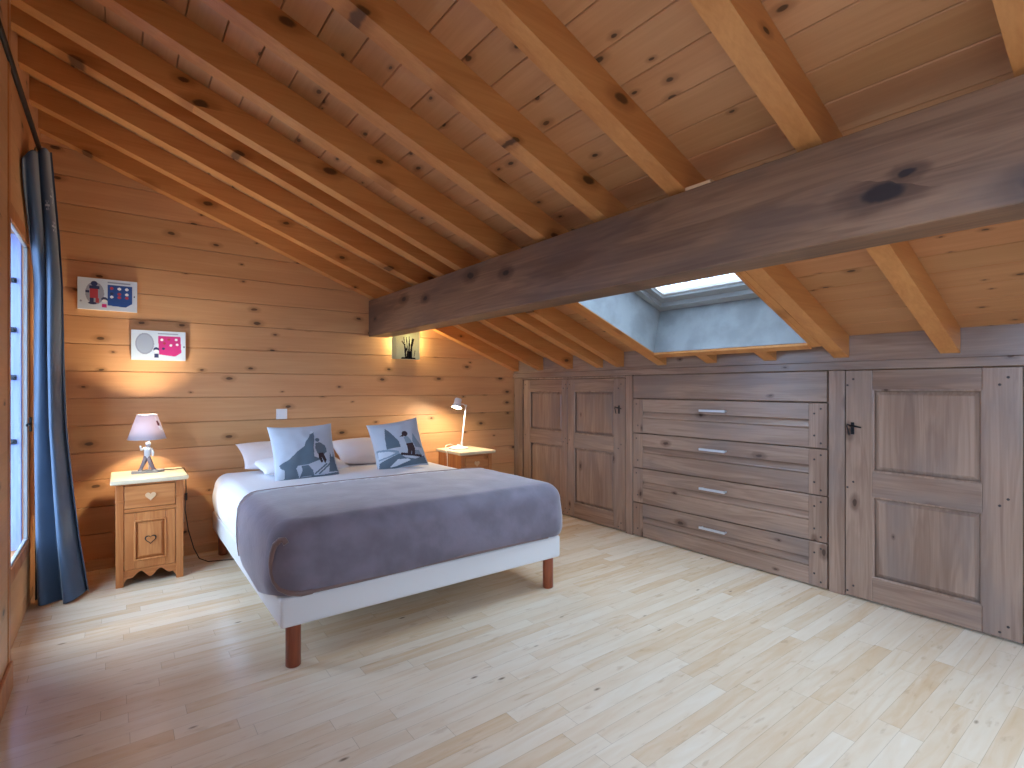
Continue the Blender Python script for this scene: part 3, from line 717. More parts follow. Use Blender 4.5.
# blanket over the foot half
bl = thing('blanket', 'grey velour blanket spread over the foot end of the bed', 'blanket', (1.35, 2.75, 0.33))
vs, fs = soft_block(BX0 - 0.028, BX1 + 0.052, BY0 - 0.012, BY1 + 0.5, 0.255, 0.622, 0.125, 0.10, 0.012, puff=0.014, noise_amp=0.003, bulge=0.012, seed=3, shell=True)
bm = bmesh.new(); bvs = [bm.verts.new(p) for p in vs]
for f in fs:
    try: bm.faces.new([bvs[i] for i in f])
    except ValueError: pass
def cut(co, no):
    g_ = bm.verts[:] + bm.edges[:] + bm.faces[:]
    bmesh.ops.bisect_plane(bm, geom=g_, plane_co=co, plane_no=no, clear_outer=True)
cut((1.35, 3.12, 0.5), (0.03, 1, -0.55))           # back edge of the blanket, slanting up the sides
hem_pts = sorted([v.co.copy() for v in bm.verts if abs((v.co - Vector((1.35, 3.12, 0.5))).dot(Vector((0.03, 1, -0.55)))) < 2e-4 and v.co.z > 0.30], key=lambda p: -math.atan2(p.z - 0.42, p.x - 1.35) if p.z > 0.42 or p.x > 1.35 else -math.atan2(p.z - 0.42, p.x - 1.35) - 2 * math.pi)
# hem: keep everything above a slanted line; the foot panel stops at the bed base
def hem_z(p):
    s_ = min(1.0, max(0.0, (p.y - (BY0 + 0.06)) / 0.25)); 
    return 0.322 * (1 - s_) + 0.268 * s_ + 0.012 * math.sin(p.y * 9) * s_
for v in bm.verts:
    if v.co.z < 0.36:
        h = hem_z(v.co); v.co.z = h + (v.co.z - 0.255) * (0.36 - h) / (0.36 - 0.255)
bmesh.ops.recalc_face_normals(bm, faces=bm.faces[:])
m = MB(); m.frombm(bm, 0, True); o = m.build('cloth', M['blanket'], bl)
sm = o.modifiers.new('thickness', 'SOLIDIFY'); sm.thickness = 0.008; sm.offset = 0.0
hp = []
for p in hem_pts:
    if not hp or (p - hp[-1]).length > 0.02: hp.append(p)
m = MB(); m.tube(hp, 0.008, 8); m.build('edge_seam', M['piping'], bl)
# hem piping: along the foot edge, and the turned corner fold
pts = [(x, BY0 - 0.010 + (0.004 * math.sin(x * 7)), 0.327 + 0.003 * math.sin(x * 5)) for x in [BX0 + 0.11 + (BX1 - BX0 - 0.22) * k / 40 for k in range(41)]]
m = MB(); m.tube(pts, 0.0095, 8)
a0 = (BX0 - 0.028 + 0.125, BY0 - 0.012 + 0.125)
def corner_pt(ang, z, off=0.008):
    r_ = 0.125 + off; t_ = math.radians(ang); zz = 0
    ins = 0.0
    if z > 0.522: 
        s_ = min(1, (z - 0.522) / 0.10); ins = 0.10 * (1 - math.sqrt(1 - s_ * s_))
    return (a0[0] + (r_ - ins) * math.cos(t_), a0[1] + (r_ - ins) * math.sin(t_), z)
pts = [corner_pt(238 + 3 * math.sin(k / 3), z) for k, z in enumerate([0.553, 0.54, 0.52, 0.50, 0.47, 0.44, 0.41, 0.385])]
pts = [corner_pt(236, 0.545), corner_pt(230, 0.562)] + [corner_pt(a_, z) for a_, z in ((222, 0.560), (213, 0.540), (207, 0.505), (204, 0.46), (206, 0.42), (212, 0.385), (224, 0.355), (242, 0.337), (262, 0.328))] + [(BX0 + 0.125, BY0 - 0.016, 0.327)]
m.tube(pts, 0.0125, 10)
m.build('hem', M['piping'], bl)

# ------------------------------------------------------------------ pillows and printed cushions
def pip(p, poly):
    x_, y_ = p; c_ = False; j = len(poly) - 1
    for i in range(len(poly)):
        if (poly[i][1] > y_) != (poly[j][1] > y_) and x_ < (poly[j][0] - poly[i][0]) * (y_ - poly[i][1]) / (poly[j][1] - poly[i][1]) + poly[i][0]: c_ = not c_
        j = i
    return c_
def pillow_mesh(w, h, th_, n_, pinch, shapes=None, seed=0, power=0.5, crumple=0.004, bend=0.0):
    """pillow in its own plane: X = width, Z = height, Y = thickness (front is -Y)"""
    vs = []; fs = []; mi = []
    for side in (-1, 1):
        for j in range(n_ + 1):
            for i in range(n_ + 1):
                u = -1 + 2 * i / n_; v = -1 + 2 * j / n_
                x_ = u * w / 2 * (1 - pinch * (1 - v * v) * abs(u)); z_ = v * h / 2 * (1 - pinch * (1 - u * u) * abs(v))
                d = ((1 - u * u) * (1 - v * v)) ** power
                cr = crumple * mnoise.noise(Vector((u * 3 + seed, v * 3, side * 2.0))) * 2 * min(1, 4 * d)
                vs.append((x_, side * (d * th_ / 2 + cr * 0.6) + bend * (u * u), z_))
    N_ = (n_ + 1) ** 2
    for sd in (0, 1):
        for j in range(n_):
            for i in range(n_):
                a_ = sd * N_ + j * (n_ + 1) + i; q_ = [a_, a_ + 1, a_ + n_ + 2, a_ + n_ + 1]
                fs.append(q_ if sd == 0 else q_[::-1])
                k_ = 0
                if shapes and sd == 0:
                    u = -1 + 2 * (i + 0.5) / n_; v = -1 + 2 * (j + 0.5) / n_
                    for poly, idx in shapes:
                        if pip((u, v), poly): k_ = idx
                mi.append(k_)
    return vs, fs, mi
def make_pillow(name, label, cat, loc, rot, w, h, th_, mats, group=None, n_=40, pinch=0.06, shapes=None, seed=0, power=0.5, crumple=0.004):
    vs, fs, mi = pillow_mesh(w, h, th_, n_, pinch, shapes, seed, power, crumple)
    me = bpy.data.meshes.new(name); me.from_pydata(vs, [], fs)
    for m_ in mats: me.materials.append(m_)
    for p, k_ in zip(me.polygons, mi): p.material_index = k_; p.use_smooth = True
    bm = bmesh.new(); bm.from_mesh(me); bmesh.ops.remove_doubles(bm, verts=bm.verts[:], dist=1e-5)
    bmesh.ops.recalc_face_normals(bm, faces=bm.faces[:]); bm.to_mesh(me); bm.free()
    o = bpy.data.objects.new(name, me); C.objects.link(o); o.location = loc; o.rotation_euler = [math.radians(a_) for a_ in rot]
    return tag(o, label, cat, group)
def ell(cx, cz, rx, rz, n_=24, rot=0):
    r_ = math.radians(rot)
    return [(cx + rx * math.cos(t_) * math.cos(r_) - rz * math.sin(t_) * math.sin(r_), cz + rx * math.cos(t_) * math.sin(r_) + rz * math.sin(t_) * math.cos(r_)) for t_ in [2 * math.pi * k / n_ for k in range(n_)]]
def stroke(a_, b_, wd):
    a_, b_ = Vector(a_), Vector(b_); d = (b_ - a_).normalized(); n_ = Vector((-d.y, d.x)) * wd
    return [tuple(a_ + n_), tuple(a_ - n_), tuple(b_ - n_), tuple(b_ + n_)]
mats_c = [plain('cushion_pale_blue_cotton', srgb(190, 200, 214), 0.9, bump=0.2, bscale=500), plain('cushion_slate_print', srgb(98, 114, 128), 0.9),
          plain('cushion_snow_print', srgb(208, 218, 230), 0.9), plain('cushion_dark_print', srgb(62, 46, 50), 0.9), plain('cushion_mid_print', srgb(138, 158, 176), 0.9)]
MP = M['pillow']
make_pillow('pillow', 'white pillow lying lower, left end showing under the left cushion', 'pillow', (1.07, 3.97, 0.655), (-82, 0, 4), 0.60, 0.36, 0.13, [M['sheet']], 'white bed pillows', seed=4)
make_pillow('pillow', 'rosy white pillow leaning on the wall behind the left cushion', 'pillow', (1.035, 4.22, 0.705), (-66, 2, 2), 0.66, 0.36, 0.15, [MP], 'white bed pillows', seed=1)
make_pillow('pillow', 'rosy white pillow between the two printed cushions, resting against the wall', 'pillow', (1.70, 4.17, 0.690), (-70, 2, -2), 0.64, 0.38, 0.17, [MP], 'white bed pillows', seed=9)
sh1 = [([(-0.88, -0.40), (-0.55, -0.25), (-0.30, -0.02), (-0.05, 0.15), (0.0, 0.30), (0.12, 0.46), (0.24, 0.72), (0.32, 0.67), (0.29, 0.35), (0.22, 0.08), (0.20, -0.25), (0.42, -0.36), (0.0, -0.50), (-0.85, -0.50)], 1),
       (ell(0.39, 0.35, 0.075, 0.075), 1), ([(0.30, 0.22), (0.46, 0.26), (0.64, 0.12), (0.66, -0.10), (0.52, -0.20), (0.32, -0.16), (0.27, 0.05)], 1),
       ([(0.34, -0.14), (0.52, -0.12), (0.60, -0.40), (0.54, -0.52), (0.47, -0.35), (0.44, -0.28), (0.48, -0.45), (0.42, -0.50), (0.34, -0.30)], 3),
       ([(-0.85, -0.50), (-0.72, -0.62), (-0.74, -0.93), (-0.30, -0.93), (-0.38, -0.60), (-0.30, -0.48)], 1),
       ([(-0.22, -0.52), (-0.02, -0.52), (0.12, -0.72), (0.16, -0.9), (-0.28, -0.92), (-0.20, -0.70)], 1),
       (stroke((0.18, -0.86), (0.60, -0.52), 0.025), 1), (stroke((0.30, -0.88), (0.74, -0.50), 0.025), 1),
       ([(0.64, -0.82), (0.70, -0.50), (0.74, -0.30), (0.78, -0.08), (0.80, -0.28), (0.87, -0.28), (0.90, -0.10), (0.92, -0.32), (0.94, -0.60), (0.96, -0.80)], 1),
       ([(-0.97, -0.88), (-0.2, -0.93), (0.5, -0.90), (0.97, -0.82), (0.97, -1), (-1, -1)], 1),
       ([(0.24, 0.73), (0.18, 0.60), (0.25, 0.62), (0.32, 0.67)], 2)]
sh2 = [([(-0.42, 0.72), (-0.28, 0.55), (-0.02, 0.08), (0.0, -0.14), (-0.55, -0.14), (-0.52, 0.30)], 1),
       ([(0.62, 0.35), (0.72, 0.10), (0.92, -0.30), (0.60, -0.25), (0.52, 0.0)], 4),
       ([(-0.95, -0.10), (-0.45, -0.16), (-0.1, -0.30), (-0.12, -0.42), (-0.9, -0.52)], 4), ([(-0.9, -0.18), (-0.5, -0.24), (-0.25, -0.34), (-0.5, -0.42), (-0.9, -0.46)], 2),
       ([(-0.98, -0.95), (-0.9, -0.6), (-0.5, -0.50), (-0.1, -0.40), (0.10, -0.60), (0.5, -0.72), (0.9, -0.62), (0.97, -0.95)], 1),
       ([(-0.55, -0.86), (-0.2, -0.62), (0.2, -0.66), (0.3, -0.74), (-0.3, -0.88)], 2),
       (stroke((-0.05, -0.42), (0.8, -0.64), 0.05), 3), ([(0.28, -0.50), (0.80, -0.58), (0.72, -0.38), (0.45, -0.36)], 4),
       (ell(0.28, 0.36, 0.12, 0.12), 3), ([(0.05, 0.26), (0.2, 0.24), (0.22, 0.36)], 3),
       ([(0.20, 0.22), (0.36, 0.24), (0.48, 0.05), (0.50, -0.10), (0.26, -0.10), (0.22, 0.05)], 4),
       ([(0.24, -0.06), (0.52, -0.06), (0.56, -0.30), (0.50, -0.58), (0.38, -0.58), (0.40, -0.35), (0.32, -0.55), (0.20, -0.52), (0.26, -0.30)], 3)]
make_pillow('cushion', 'pale blue cushion printed with a grey mountain and a racing skier', 'cushion', (1.035, 3.76, 0.762), (-24, -1, 2), 0.44, 0.41, 0.12, mats_c, 'printed ski cushions', n_=110, pinch=0.07, shapes=sh1, seed=2)
make_pillow('cushion', 'pale blue cushion printed with a standing figure in a dark cap on skis', 'cushion', (1.74, 3.77, 0.766), (-22, -7, -6), 0.41, 0.40, 0.12, mats_c, 'printed ski cushions', n_=110, pinch=0.07, shapes=sh2, seed=6)

# ------------------------------------------------------------------ nightstands
def heart(cx, cz, s_, n_=28):
    out = []
    for k in range(n_):
        t_ = 2 * math.pi * k / n_
        out.append((cx + s_ * 16 * math.sin(t_) ** 3 / 17, cz + s_ * (13 * math.cos(t_) - 5 * math.cos(2 * t_) - 2 * math.cos(3 * t_) - math.cos(4 * t_)) / 17))
    return out
def nightstand(x0, x1, yf, yb, H_, label, ornate=True):
    t = thing('nightstand', label, 'nightstand', ((x0 + x1) / 2, (yf + yb) / 2, 0), 'pine bedside cabinets')
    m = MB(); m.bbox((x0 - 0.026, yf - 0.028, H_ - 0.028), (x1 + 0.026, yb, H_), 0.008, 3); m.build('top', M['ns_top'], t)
    ph = H_ - 0.028
    m = MB()
    for a_, b_ in ((x0, x0 + 0.040), (x1 - 0.040, x1)):
        m.bbox((a_, yf, 0), (b_, yf + 0.035, ph), 0.003)
        m.bbox((a_ - 0.003, yf - 0.004, ph - 0.115), (b_ + 0.003, yf + 0.03, ph - 0.10), 0.003)     # carved band
        m.bbox((a_, yb - 0.035, 0), (b_, yb, ph), 0.003)
    m.bbox((x0 + 0.004, yf + 0.03, 0.05), (x0 + 0.02, yb - 0.01, ph), 0.002); m.bbox((x1 - 0.02, yf + 0.03, 0.05), (x1 - 0.004, yb - 0.01, ph), 0.002)
    m.bbox((x0 + 0.02, yb - 0.02, 0.05), (x1 - 0.02, yb - 0.008, ph), 0.002)
    m.build('body', M['ns_z'], t)
    m = MB(); xa, xb = x0 + 0.040, x1 - 0.040
    m.bbox((xa, yf + 0.004, ph - 0.012), (xb, yf + 0.03, ph), 0.002); m.build('rail', M['ns_x'], t); m = MB(); m.bbox((xa, yf + 0.004, ph - 0.178), (xb, yf + 0.03, ph - 0.155), 0.002)
    m.build('rail', M['ns_x'], t); m = MB()
    # scalloped apron
    nn = 60; top = 0.098; poly = []
    for k in range(nn + 1):
        u = k / nn; w_ = abs(2 * u - 1)
        z_ = 0.062 - 0.022 * math.cos(w_ * math.pi * 2.6) * (1 - 0.35 * w_) - 0.05 * max(0, (w_ - 0.8) / 0.2) ** 2
        poly.append((xa + (xb - xa) * u, z_))
    poly += [(xb, top), (xa, top)]
    m.prism(poly, 'y', yf + 0.006, yf + 0.024)
    m.build('apron', M['ns_x'], t)
    m = MB(); m.bbox((xa + 0.003, yf - 0.001, ph - 0.152), (xb - 0.003, yf + 0.02, ph - 0.015), 0.004)
    d = m.build('drawer', M['ns_x'], t)
    m = MB(); m.prism(heart((x0 + x1) / 2, ph - 0.085, 0.030), 'y', yf - 0.006, yf); m.build('carved_heart', M['carve'], d)
    zl, zh = 0.100, ph - 0.182
    m = MB(); xa2, xb2 = xa + 0.003, xb - 0.003; fw = 0.052
    m.bbox((xa2, yf, zl), (xa2 + fw, yf + 0.02, zh), 0.003); m.bbox((xb2 - fw, yf, zl), (xb2, yf + 0.02, zh), 0.003)
    m.bbox((xa2 + fw, yf, zl), (xb2 - fw, yf + 0.02, zl + fw), 0.003); m.bbox((xa2 + fw, yf, zh - fw), (xb2 - fw, yf + 0.02, zh), 0.003)
    d = m.build('door', M['ns_z'], t)
    m = MB(); pa, pb, pc, pd = xa2 + fw, xb2 - fw, zl + fw, zh - fw; bv = 0.024
    vs = [(pa, yf + 0.016, pc), (pb, yf + 0.016, pc), (pb, yf + 0.016, pd), (pa, yf + 0.016, pd), (pa + bv, yf + 0.002, pc + bv), (pb - bv, yf + 0.002, pc + bv), (pb - bv, yf + 0.002, pd - bv), (pa + bv, yf + 0.002, pd - bv)]
    m.add(vs, [(0,1,5,4), (1,2,6,5), (2,3,7,6), (3,0,4,7), (4,5,6,7), (3,2,1,0)])
    for p0, p1 in (((pa, pc), (pb, pc)), ((pb, pc), (pb, pd)), ((pb, pd), (pa, pd)), ((pa, pd), (pa, pc))):
        m.tube([(p0[0], yf + 0.001, p0[1]), (p1[0], yf + 0.001, p1[1])], 0.0065, 8)
    m.build('raised_panel', M['ns_z'], d)
    m = MB(); m.prism(heart((x0 + x1) / 2, (zl + zh) / 2, 0.033), 'y', yf - 0.004, yf + 0.002); m.prism(heart((x0 + x1) / 2, (zl + zh) / 2, 0.025), 'y', yf - 0.006, yf - 0.004, 1)
    m.build('carved_heart', [M['peg'], M['ns_x']], d)
    return t
nightstand(-0.012, 0.336, 3.945, 4.36, 0.655, 'honey pine bedside cabinet with carved hearts, standing between curtain and bed')
nightstand(2.415, 2.745, 3.93, 4.34, 0.645, 'pine bedside cabinet half hidden behind the bed, under the white reading lamp')

# ------------------------------------------------------------------ table lamp, left
LX, LY, LZ = 0.153, 4.20, 0.655
t = thing('table_lamp', 'small table lamp with conical white shade and skier figure base', 'lamp', (LX, LY, LZ))
m = MB()
m.prism([(LX - 0.085, LY - 0.045), (LX + 0.06, LY - 0.045), (LX + 0.095, LY - 0.02), (LX + 0.095, LY + 0.035), (LX - 0.085, LY + 0.035)], 'z', LZ, LZ + 0.014)
m.build('base', plain('grey_lamp_base', srgb(150, 150, 150), 0.5), t)
fig = plain('pale_grey_figure', srgb(196, 204, 214), 0.5); dk = plain('grey_figure_trousers', srgb(112, 108, 120), 0.5)
m = MB()
for sx in (-1, 1):
    m.tube([(LX + sx * 0.004, LY, LZ + 0.105), (LX + sx * 0.018, LY - 0.006, LZ + 0.065), (LX + sx * 0.034, LY, LZ + 0.022)], [0.016, 0.013, 0.010], 12, 1)
    m.sphere((LX + sx * 0.036, LY - 0.008, LZ + 0.020), 0.013, 1, (1, 1.5, 0.7))
m.tube([(LX, LY, LZ + 0.095), (LX + 0.002, LY, LZ + 0.125), (LX + 0.004, LY, LZ + 0.160), (LX + 0.004, LY, LZ + 0.172)], [0.016, 0.019, 0.021, 0.010], 14, 0)
m.tube([(LX - 0.014, LY, LZ + 0.160), (LX - 0.030, LY - 0.008, LZ + 0.152), (LX - 0.038, LY - 0.012, LZ + 0.180)], [0.009, 0.008, 0.006], 10, 0)
m.tube([(LX + 0.022, LY, LZ + 0.158), (LX + 0.032, LY - 0.004, LZ + 0.130), (LX + 0.030, LY - 0.014, LZ + 0.108)], [0.009, 0.008, 0.006], 10, 0)
m.sphere((LX + 0.006, LY, LZ + 0.188), 0.016)
m.build('skier_figure', [fig, dk], t)
for sx in (-1, 1):
    m = MB(); m.prism([(LX + sx * 0.036 - 0.007, LY - 0.044), (LX + sx * 0.036 + 0.007, LY - 0.044), (LX + sx * 0.036 + 0.007, LY + 0.034), (LX + sx * 0.036 - 0.007, LY + 0.034)], 'z', LZ + 0.014, LZ + 0.018)
    m.build('ski', M['steel'], t)
m = MB(); m.tube([(LX + 0.012, LY + 0.012, LZ + 0.014), (LX + 0.012, LY + 0.012, LZ + 0.30)], 0.005, 10)
m.lathe([(0.014, 0.225), (0.016, 0.228), (0.016, 0.262), (0.012, 0.266)], (LX + 0.006, LY + 0.006, LZ + 0.036), 16)
m.build('stem', M['steel'], t)
m = MB(); SZ0, SZ1 = LZ + 0.222, LZ + 0.382
m.lathe([(0.107, SZ0), (0.056, SZ1)], (LX, LY, 0), 48, cap=False)
sh = m.build('lamp_shade', M['shade'], t, label='white fabric shade glowing from within')
sm = sh.modifiers.new('thickness', 'SOLIDIFY'); sm.thickness = 0.0015
m = MB(); m.tube([(LX + 0.0575 * math.cos(a_), LY + 0.0575 * math.sin(a_), SZ1) for a_ in [2 * math.pi * k / 40 for k in range(41)]], 0.0015, 6); m.build('shade_ring', M['wplastic'], sh); m = MB()
m.tube([(LX + 0.1075 * math.cos(a_), LY + 0.1075 * math.sin(a_), SZ0) for a_ in [2 * math.pi * k / 40 for k in range(41)]], 0.0015, 6)
m.build('shade_ring', M['wplastic'], sh)
m = MB(); om = [plain('motif_dark_red', srgb(96, 36, 48), 0.6), plain('motif_white', srgb(236, 232, 236), 0.6)]
def on_shade(ang, h, off=0.003):
    r_ = 0.107 - (0.107 - 0.056) * h / 0.16 + off; t_ = math.radians(ang); return (LX + r_ * math.cos(t_), LY + r_ * math.sin(t_), SZ0 + h)
m.tube([on_shade(-45, 0.12), on_shade(-42, 0.10), on_shade(-40, 0.085)], [0.004, 0.007, 0.004], 8, 0)
m.tube([on_shade(-42, 0.088), on_shade(-36, 0.072), on_shade(-32, 0.060)], [0.004, 0.007, 0.004], 8, 1)
m.tube([on_shade(-50, 0.142), on_shade(-46, 0.125)], [0.003, 0.005], 8, 1)
m.build('motif', om, sh, label='small dark red and white motif on the shade')
m = MB(); m.sphere((LX + 0.004, LY + 0.004, LZ + 0.328), 0.019, 0, (1, 1, 1.2))
m.build('bulb', emit('warm_bulb', (1.0, 0.86, 0.62, 1), 1600), t)
m = MB()
m.tube([(LX + 0.06, LY + 0.035, LZ + 0.006), (0.30, 4.22, LZ + 0.004), (0.366, 4.26, LZ + 0.002), (0.378, 4.28, LZ - 0.03), (0.381, 4.29, 0.50), (0.376, 4.30, 0.36), (0.392, 4.27, 0.22), (0.42, 4.22, 0.10), (0.45, 4.19, 0.03), (0.50, 4.16, 0.006), (0.62, 4.12, 0.006), (0.80, 4.05, 0.006)], 0.0032, 8)
m.tube([(0.380, 4.29, 0.475), (0.380, 4.295, 0.425)], 0.009, 10)
m.build('cord', M['black'], t)

# ------------------------------------------------------------------ reading lamp, right
RX, RY, RZ = 2.545, 4.19, 0.645
t = thing('reading_lamp', 'white metal reading lamp with round base and tilted head', 'lamp', (RX, RY, RZ))
m = MB(); m.lathe([(0.085, 0), (0.092, 0.003), (0.090, 0.012), (0.06, 0.020), (0.016, 0.026), (0.012, 0.040)], (RX, RY, RZ), 36); m.build('base', M['wplastic'], t)
sx0 = RX + 0.045
m = MB(); m.tube([(RX + 0.035, RY, RZ + 0.012), (RX + 0.037, RY, RZ + 0.06)], 0.011, 12); m.tube([(RX + 0.036, RY, RZ + 0.05), (RX + 0.075, RY - 0.01, RZ + 0.395)], 0.0065, 12)
m.sphere((RX + 0.075, RY - 0.01, RZ + 0.40), 0.012)
m.tube([(RX + 0.075, RY - 0.01, RZ + 0.40), (RX + 0.03, RY - 0.03, RZ + 0.418), (RX - 0.02, RY - 0.045, RZ + 0.420)], 0.005, 10)
m.build('arm', M['wplastic'], t)
hc = Vector((RX - 0.045, RY - 0.055, RZ + 0.425)); ax_ = Vector((-0.30, -0.10, -1)).normalized()
m = MB(); m.lathe([(0.006, -0.050), (0.026, -0.048), (0.032, -0.040), (0.033, 0.0), (0.037, 0.012), (0.050, 0.040), (0.047, 0.040), (0.034, 0.012), (0.030, 0.0)], hc, 32, axis=ax_, cap=False)
m.build('lamp_head', M['wplastic'], t)
m = MB(); c0 = hc + ax_ * 0.026; m.sphere(c0, 0.022)
m.build('bulb', emit('white_bulb', (1.0, 0.84, 0.60, 1), 1100), t)
m = MB(); m.tube([(RX + 0.02, RY + 0.07, RZ + 0.008), (RX - 0.03, RY + 0.10, RZ + 0.035), (RX - 0.10, RY + 0.06, RZ + 0.03), (RX - 0.150, RY - 0.01, RZ + 0.004), (2.370, 4.10, RZ - 0.02), (2.362, 4.08, RZ - 0.10), (2.36, 4.10, 0.3), (2.36, 4.15, 0.01)], 0.0032, 8)
m.build('cord', M['wcable'], t)

# ------------------------------------------------------------------ wall light under the beam
WX0, WX1, WZ_0, WZ_1 = 1.955, 2.232, 1.475, 1.745
t = thing('wall_light', 'square frosted glass wall light printed with dark grass stems, under the beam', 'wall light', ((WX0 + WX1) / 2, YB, 1.6))
shp = []
def sp(a_, b_, wd): shp.append((stroke(a_, b_, wd), 1))
for a_, b_, wd in (((-0.02, -0.9), (-0.10, 0.05), 0.05), ((-0.10, -0.05), (-0.30, 0.22), 0.035), ((0.12, -0.9), (0.04, 0.50), 0.028), ((0.18, -0.9), (0.24, 0.10), 0.05),
                   ((0.24, 0.05), (0.22, 0.55), 0.028), ((0.34, -0.9), (0.40, 0.0), 0.06), ((0.40, -0.1), (0.52, 0.42), 0.075), ((0.05, -0.25), (-0.05, -0.5), 0.05), ((0.58, -0.8), (0.66, -0.35), 0.02), ((-0.12, 0.1), (-0.16, 0.5), 0.025)):
    sp(a_, b_, wd)
shp.append(([(-0.36, -0.98), (0.70, -0.98), (0.66, -0.86), (-0.30, -0.86)], 1)); shp.append(([(0.02, -0.9), (0.42, -0.9), (0.40, -0.45), (0.08, -0.45)], 1))
m = MB(); nn = 90; yp = YB - 0.075
for i in range(nn):
    for j in range(nn):
        u0, u1, v0, v1 = [a_ / nn for a_ in (i, i + 1, j, j + 1)]
        k_ = 0
        for poly, idx in shp:
            if pip((-1 + u0 + u1, -1 + v0 + v1), poly): k_ = idx
        xa, xb, za, zb2 = WX0 + (WX1 - WX0) * u0, WX0 + (WX1 - WX0) * u1, WZ_0 + (WZ_1 - WZ_0) * v0, WZ_0 + (WZ_1 - WZ_0) * v1
        m.add([(xa, yp, za), (xb, yp, za), (xb, yp, zb2), (xa, yp, zb2)], [(0, 1, 2, 3)], k_)
k = N('frosted_glass'); out = k.n['Material Output']; k.b.inputs['Base Color'].default_value = srgb(232, 240, 228); k.b.inputs['Roughness'].default_value = 0.3
tl = k.new('ShaderNodeBsdfTranslucent'); tl.inputs[0].default_value = srgb(214, 220, 206); mx = k.new('ShaderNodeMixShader'); mx.inputs[0].default_value = 0.55
k.link(k.b.outputs[0], mx.inputs[1]); k.link(tl.outputs[0], mx.inputs[2]); k.link(mx.outputs[0], out.inputs[0]); M['frost'] = k.m
pn = m.build('glass_panel', [M['frost'], M['iron']], t)
bm = bmesh.new(); bm.from_mesh(pn.data); bmesh.ops.remove_doubles(bm, verts=bm.verts[:], dist=1e-6); bm.to_mesh(pn.data); bm.free()
sm = pn.modifiers.new('thickness', 'SOLIDIFY'); sm.thickness = 0.004; sm.offset = 0
m = MB(); m.bbox((2.08, YB - 0.03, 1.50), (2.17, YB, 1.60), 0.004); m.tube([(2.125, YB - 0.025, 1.52), (2.125, yp + 0.002, 1.52)], 0.007, 10)
m.build('bracket', M['wplastic'], t)
m = MB(); m.sphere((2.125, YB - 0.040, 1.655), 0.020, 0, (1, 0.8, 1.4)); m.build('bulb', emit('yellow_bulb', (1.0, 0.84, 0.44, 1), 1000), t)

# ------------------------------------------------------------------ pictures, switch
def canvas(x0, x1, z0, z1, label, shapes, cols):
    t = thing('wall_picture', label, 'picture', ((x0 + x1) / 2, YB, z0), 'small canvases on the plank wall')
    m = MB(); m.box((x0, YB - 0.030, z0), (x1, YB, z1)); m.build('canvas_block', M['wplastic'], t)
    m = MB(); nu, nv = 126, 82; y_ = YB - 0.0304
    for i in range(nu):
        for j in range(nv):
            u0, u1, v0, v1 = i / nu, (i + 1) / nu, j / nv, (j + 1) / nv; k_ = 0
            for poly, idx in shapes:
                if pip(((u0 + u1) / 2, (v0 + v1) / 2), poly): k_ = idx
            m.add([(x0 + (x1 - x0) * u0, y_, z0 + (z1 - z0) * v0), (x0 + (x1 - x0) * u1, y_, z0 + (z1 - z0) * v0), (x0 + (x1 - x0) * u1, y_, z0 + (z1 - z0) * v1), (x0 + (x1 - x0) * u0, y_, z0 + (z1 - z0) * v1)], [(0, 1, 2, 3)], k_)
    o = m.build('print', cols, t)
    bm = bmesh.new(); bm.from_mesh(o.data); bmesh.ops.remove_doubles(bm, verts=bm.verts[:], dist=1e-6); bm.to_mesh(o.data); bm.free()
    return t
pw = plain('print_pale_blue', srgb(206, 220, 232), 0.5); pg = plain('print_grey', srgb(150, 158, 176), 0.5); pb_ = plain('print_blue', srgb(32, 76, 146), 0.5)
pk = plain('print_pink', srgb(200, 50, 128), 0.5); pr = plain('print_red', srgb(176, 60, 72), 0.5); pd_ = plain('print_navy', srgb(40, 52, 96), 0.5); pwh = plain('print_white', srgb(236, 238, 240), 0.5)
def rc_(u0, v0, u1, v1): return [(u0, v0), (u1, v0), (u1, v1), (u0, v1)]
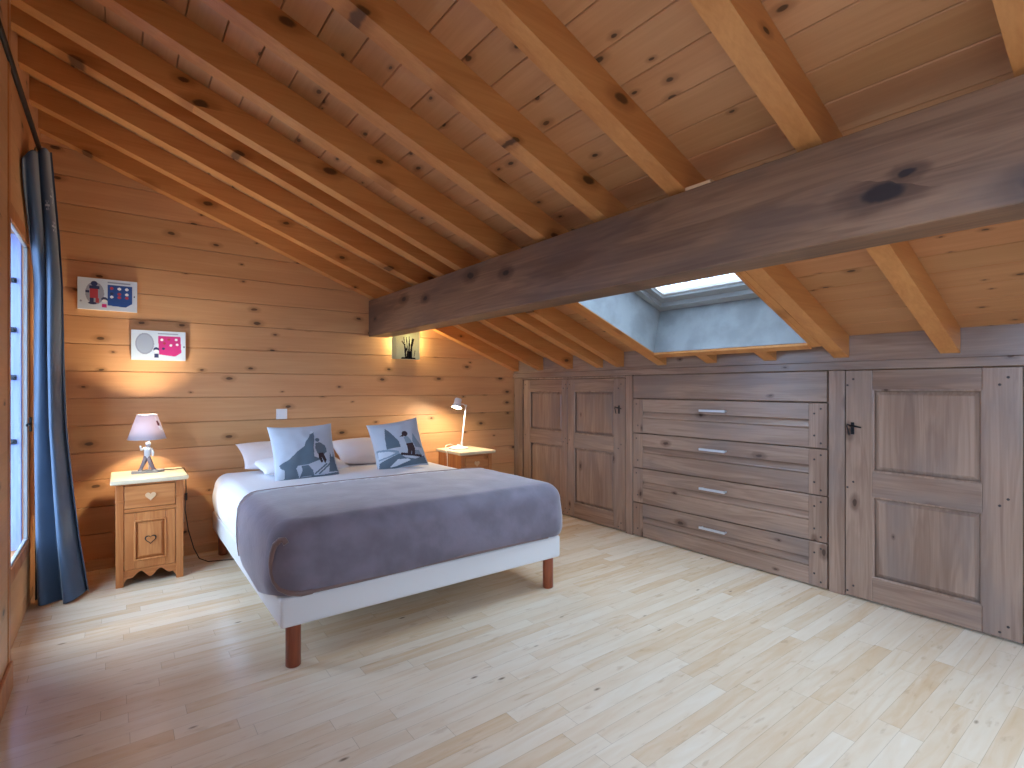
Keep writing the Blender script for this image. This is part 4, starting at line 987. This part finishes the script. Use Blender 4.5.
shA = [(ell(0.28, 0.52, 0.155, 0.36), 1), (ell(0.27, 0.83, 0.055, 0.08), 5), (rc_(0.19, 0.66, 0.36, 0.76), 5), (rc_(0.20, 0.36, 0.33, 0.66), 4), (rc_(0.13, 0.52, 0.19, 0.60), 5), (rc_(0.20, 0.22, 0.26, 0.36), 5), (rc_(0.29, 0.22, 0.35, 0.36), 4), (ell(0.24, 0.20, 0.07, 0.04), 5),
       ([(0.49, 0.16), (0.80, 0.13), (0.91, 0.26), (0.91, 0.83), (0.49, 0.83)], 2), (rc_(0.49, 0.88, 0.88, 0.93), 1),
       (ell(0.44, 0.34, 0.055, 0.08), 5), (ell(0.44, 0.29, 0.045, 0.05), 6), (rc_(0.395, 0.08, 0.475, 0.20), 3), (ell(0.95, 0.50, 0.012, 0.03), 5), (ell(0.055, 0.25, 0.02, 0.03), 1)]
for r_i, (cz, ks) in enumerate(((0.72, (4, 6, 6)), (0.55, (5, 4, 6)), (0.44, (6, 4, 4)))):
    for c_i, kx in enumerate(ks): shA.append((ell(0.56 + 0.13 * c_i, cz, 0.032, 0.045), kx))
shB = [(ell(0.24, 0.55, 0.17, 0.36), 1), (ell(0.24, 0.55, 0.145, 0.31), 7), ([(0.50, 0.20), (0.80, 0.14), (0.92, 0.28), (0.90, 0.83), (0.48, 0.83)], 3), (rc_(0.48, 0.89, 0.86, 0.93), 1),
       (ell(0.45, 0.36, 0.055, 0.08), 5), (ell(0.45, 0.31, 0.045, 0.05), 6), (rc_(0.41, 0.08, 0.49, 0.22), 5), (ell(0.97, 0.48, 0.012, 0.03), 5)]
for cx_, cz, kx in ((0.55, 0.70, 6), (0.68, 0.72, 4), (0.82, 0.72, 6), (0.60, 0.58, 4), (0.72, 0.52, 6), (0.84, 0.55, 6), (0.58, 0.40, 5)): shB.append((ell(cx_, cz, 0.028, 0.042), kx))
colset = [pw, pg, pb_, pk, pr, pd_, pwh, plain('print_stone', srgb(160, 172, 190), 0.5)]
canvas(-0.211, 0.105, 1.733, 1.940, 'small canvas with a deep blue panel, hung higher and nearer the curtain', shA, colset)
canvas(0.072, 0.388, 1.408, 1.614, 'small canvas with a pink panel, hung lower above the bedside lamp', shB, colset)
t = thing('light_switch', 'square white switch plate on the plank wall above the left cushion', 'switch', (1.045, YB, 0.965))
m = MB(); m.bbox((1.004, YB - 0.010, 0.963), (1.087, YB, 1.046), 0.004, 2); m.build('plate', M['wplastic'], t)
m = MB(); m.bbox((1.022, YB - 0.014, 0.981), (1.069, YB - 0.009, 1.028), 0.003, 2); m.build('rocker', M['sheet'], t)
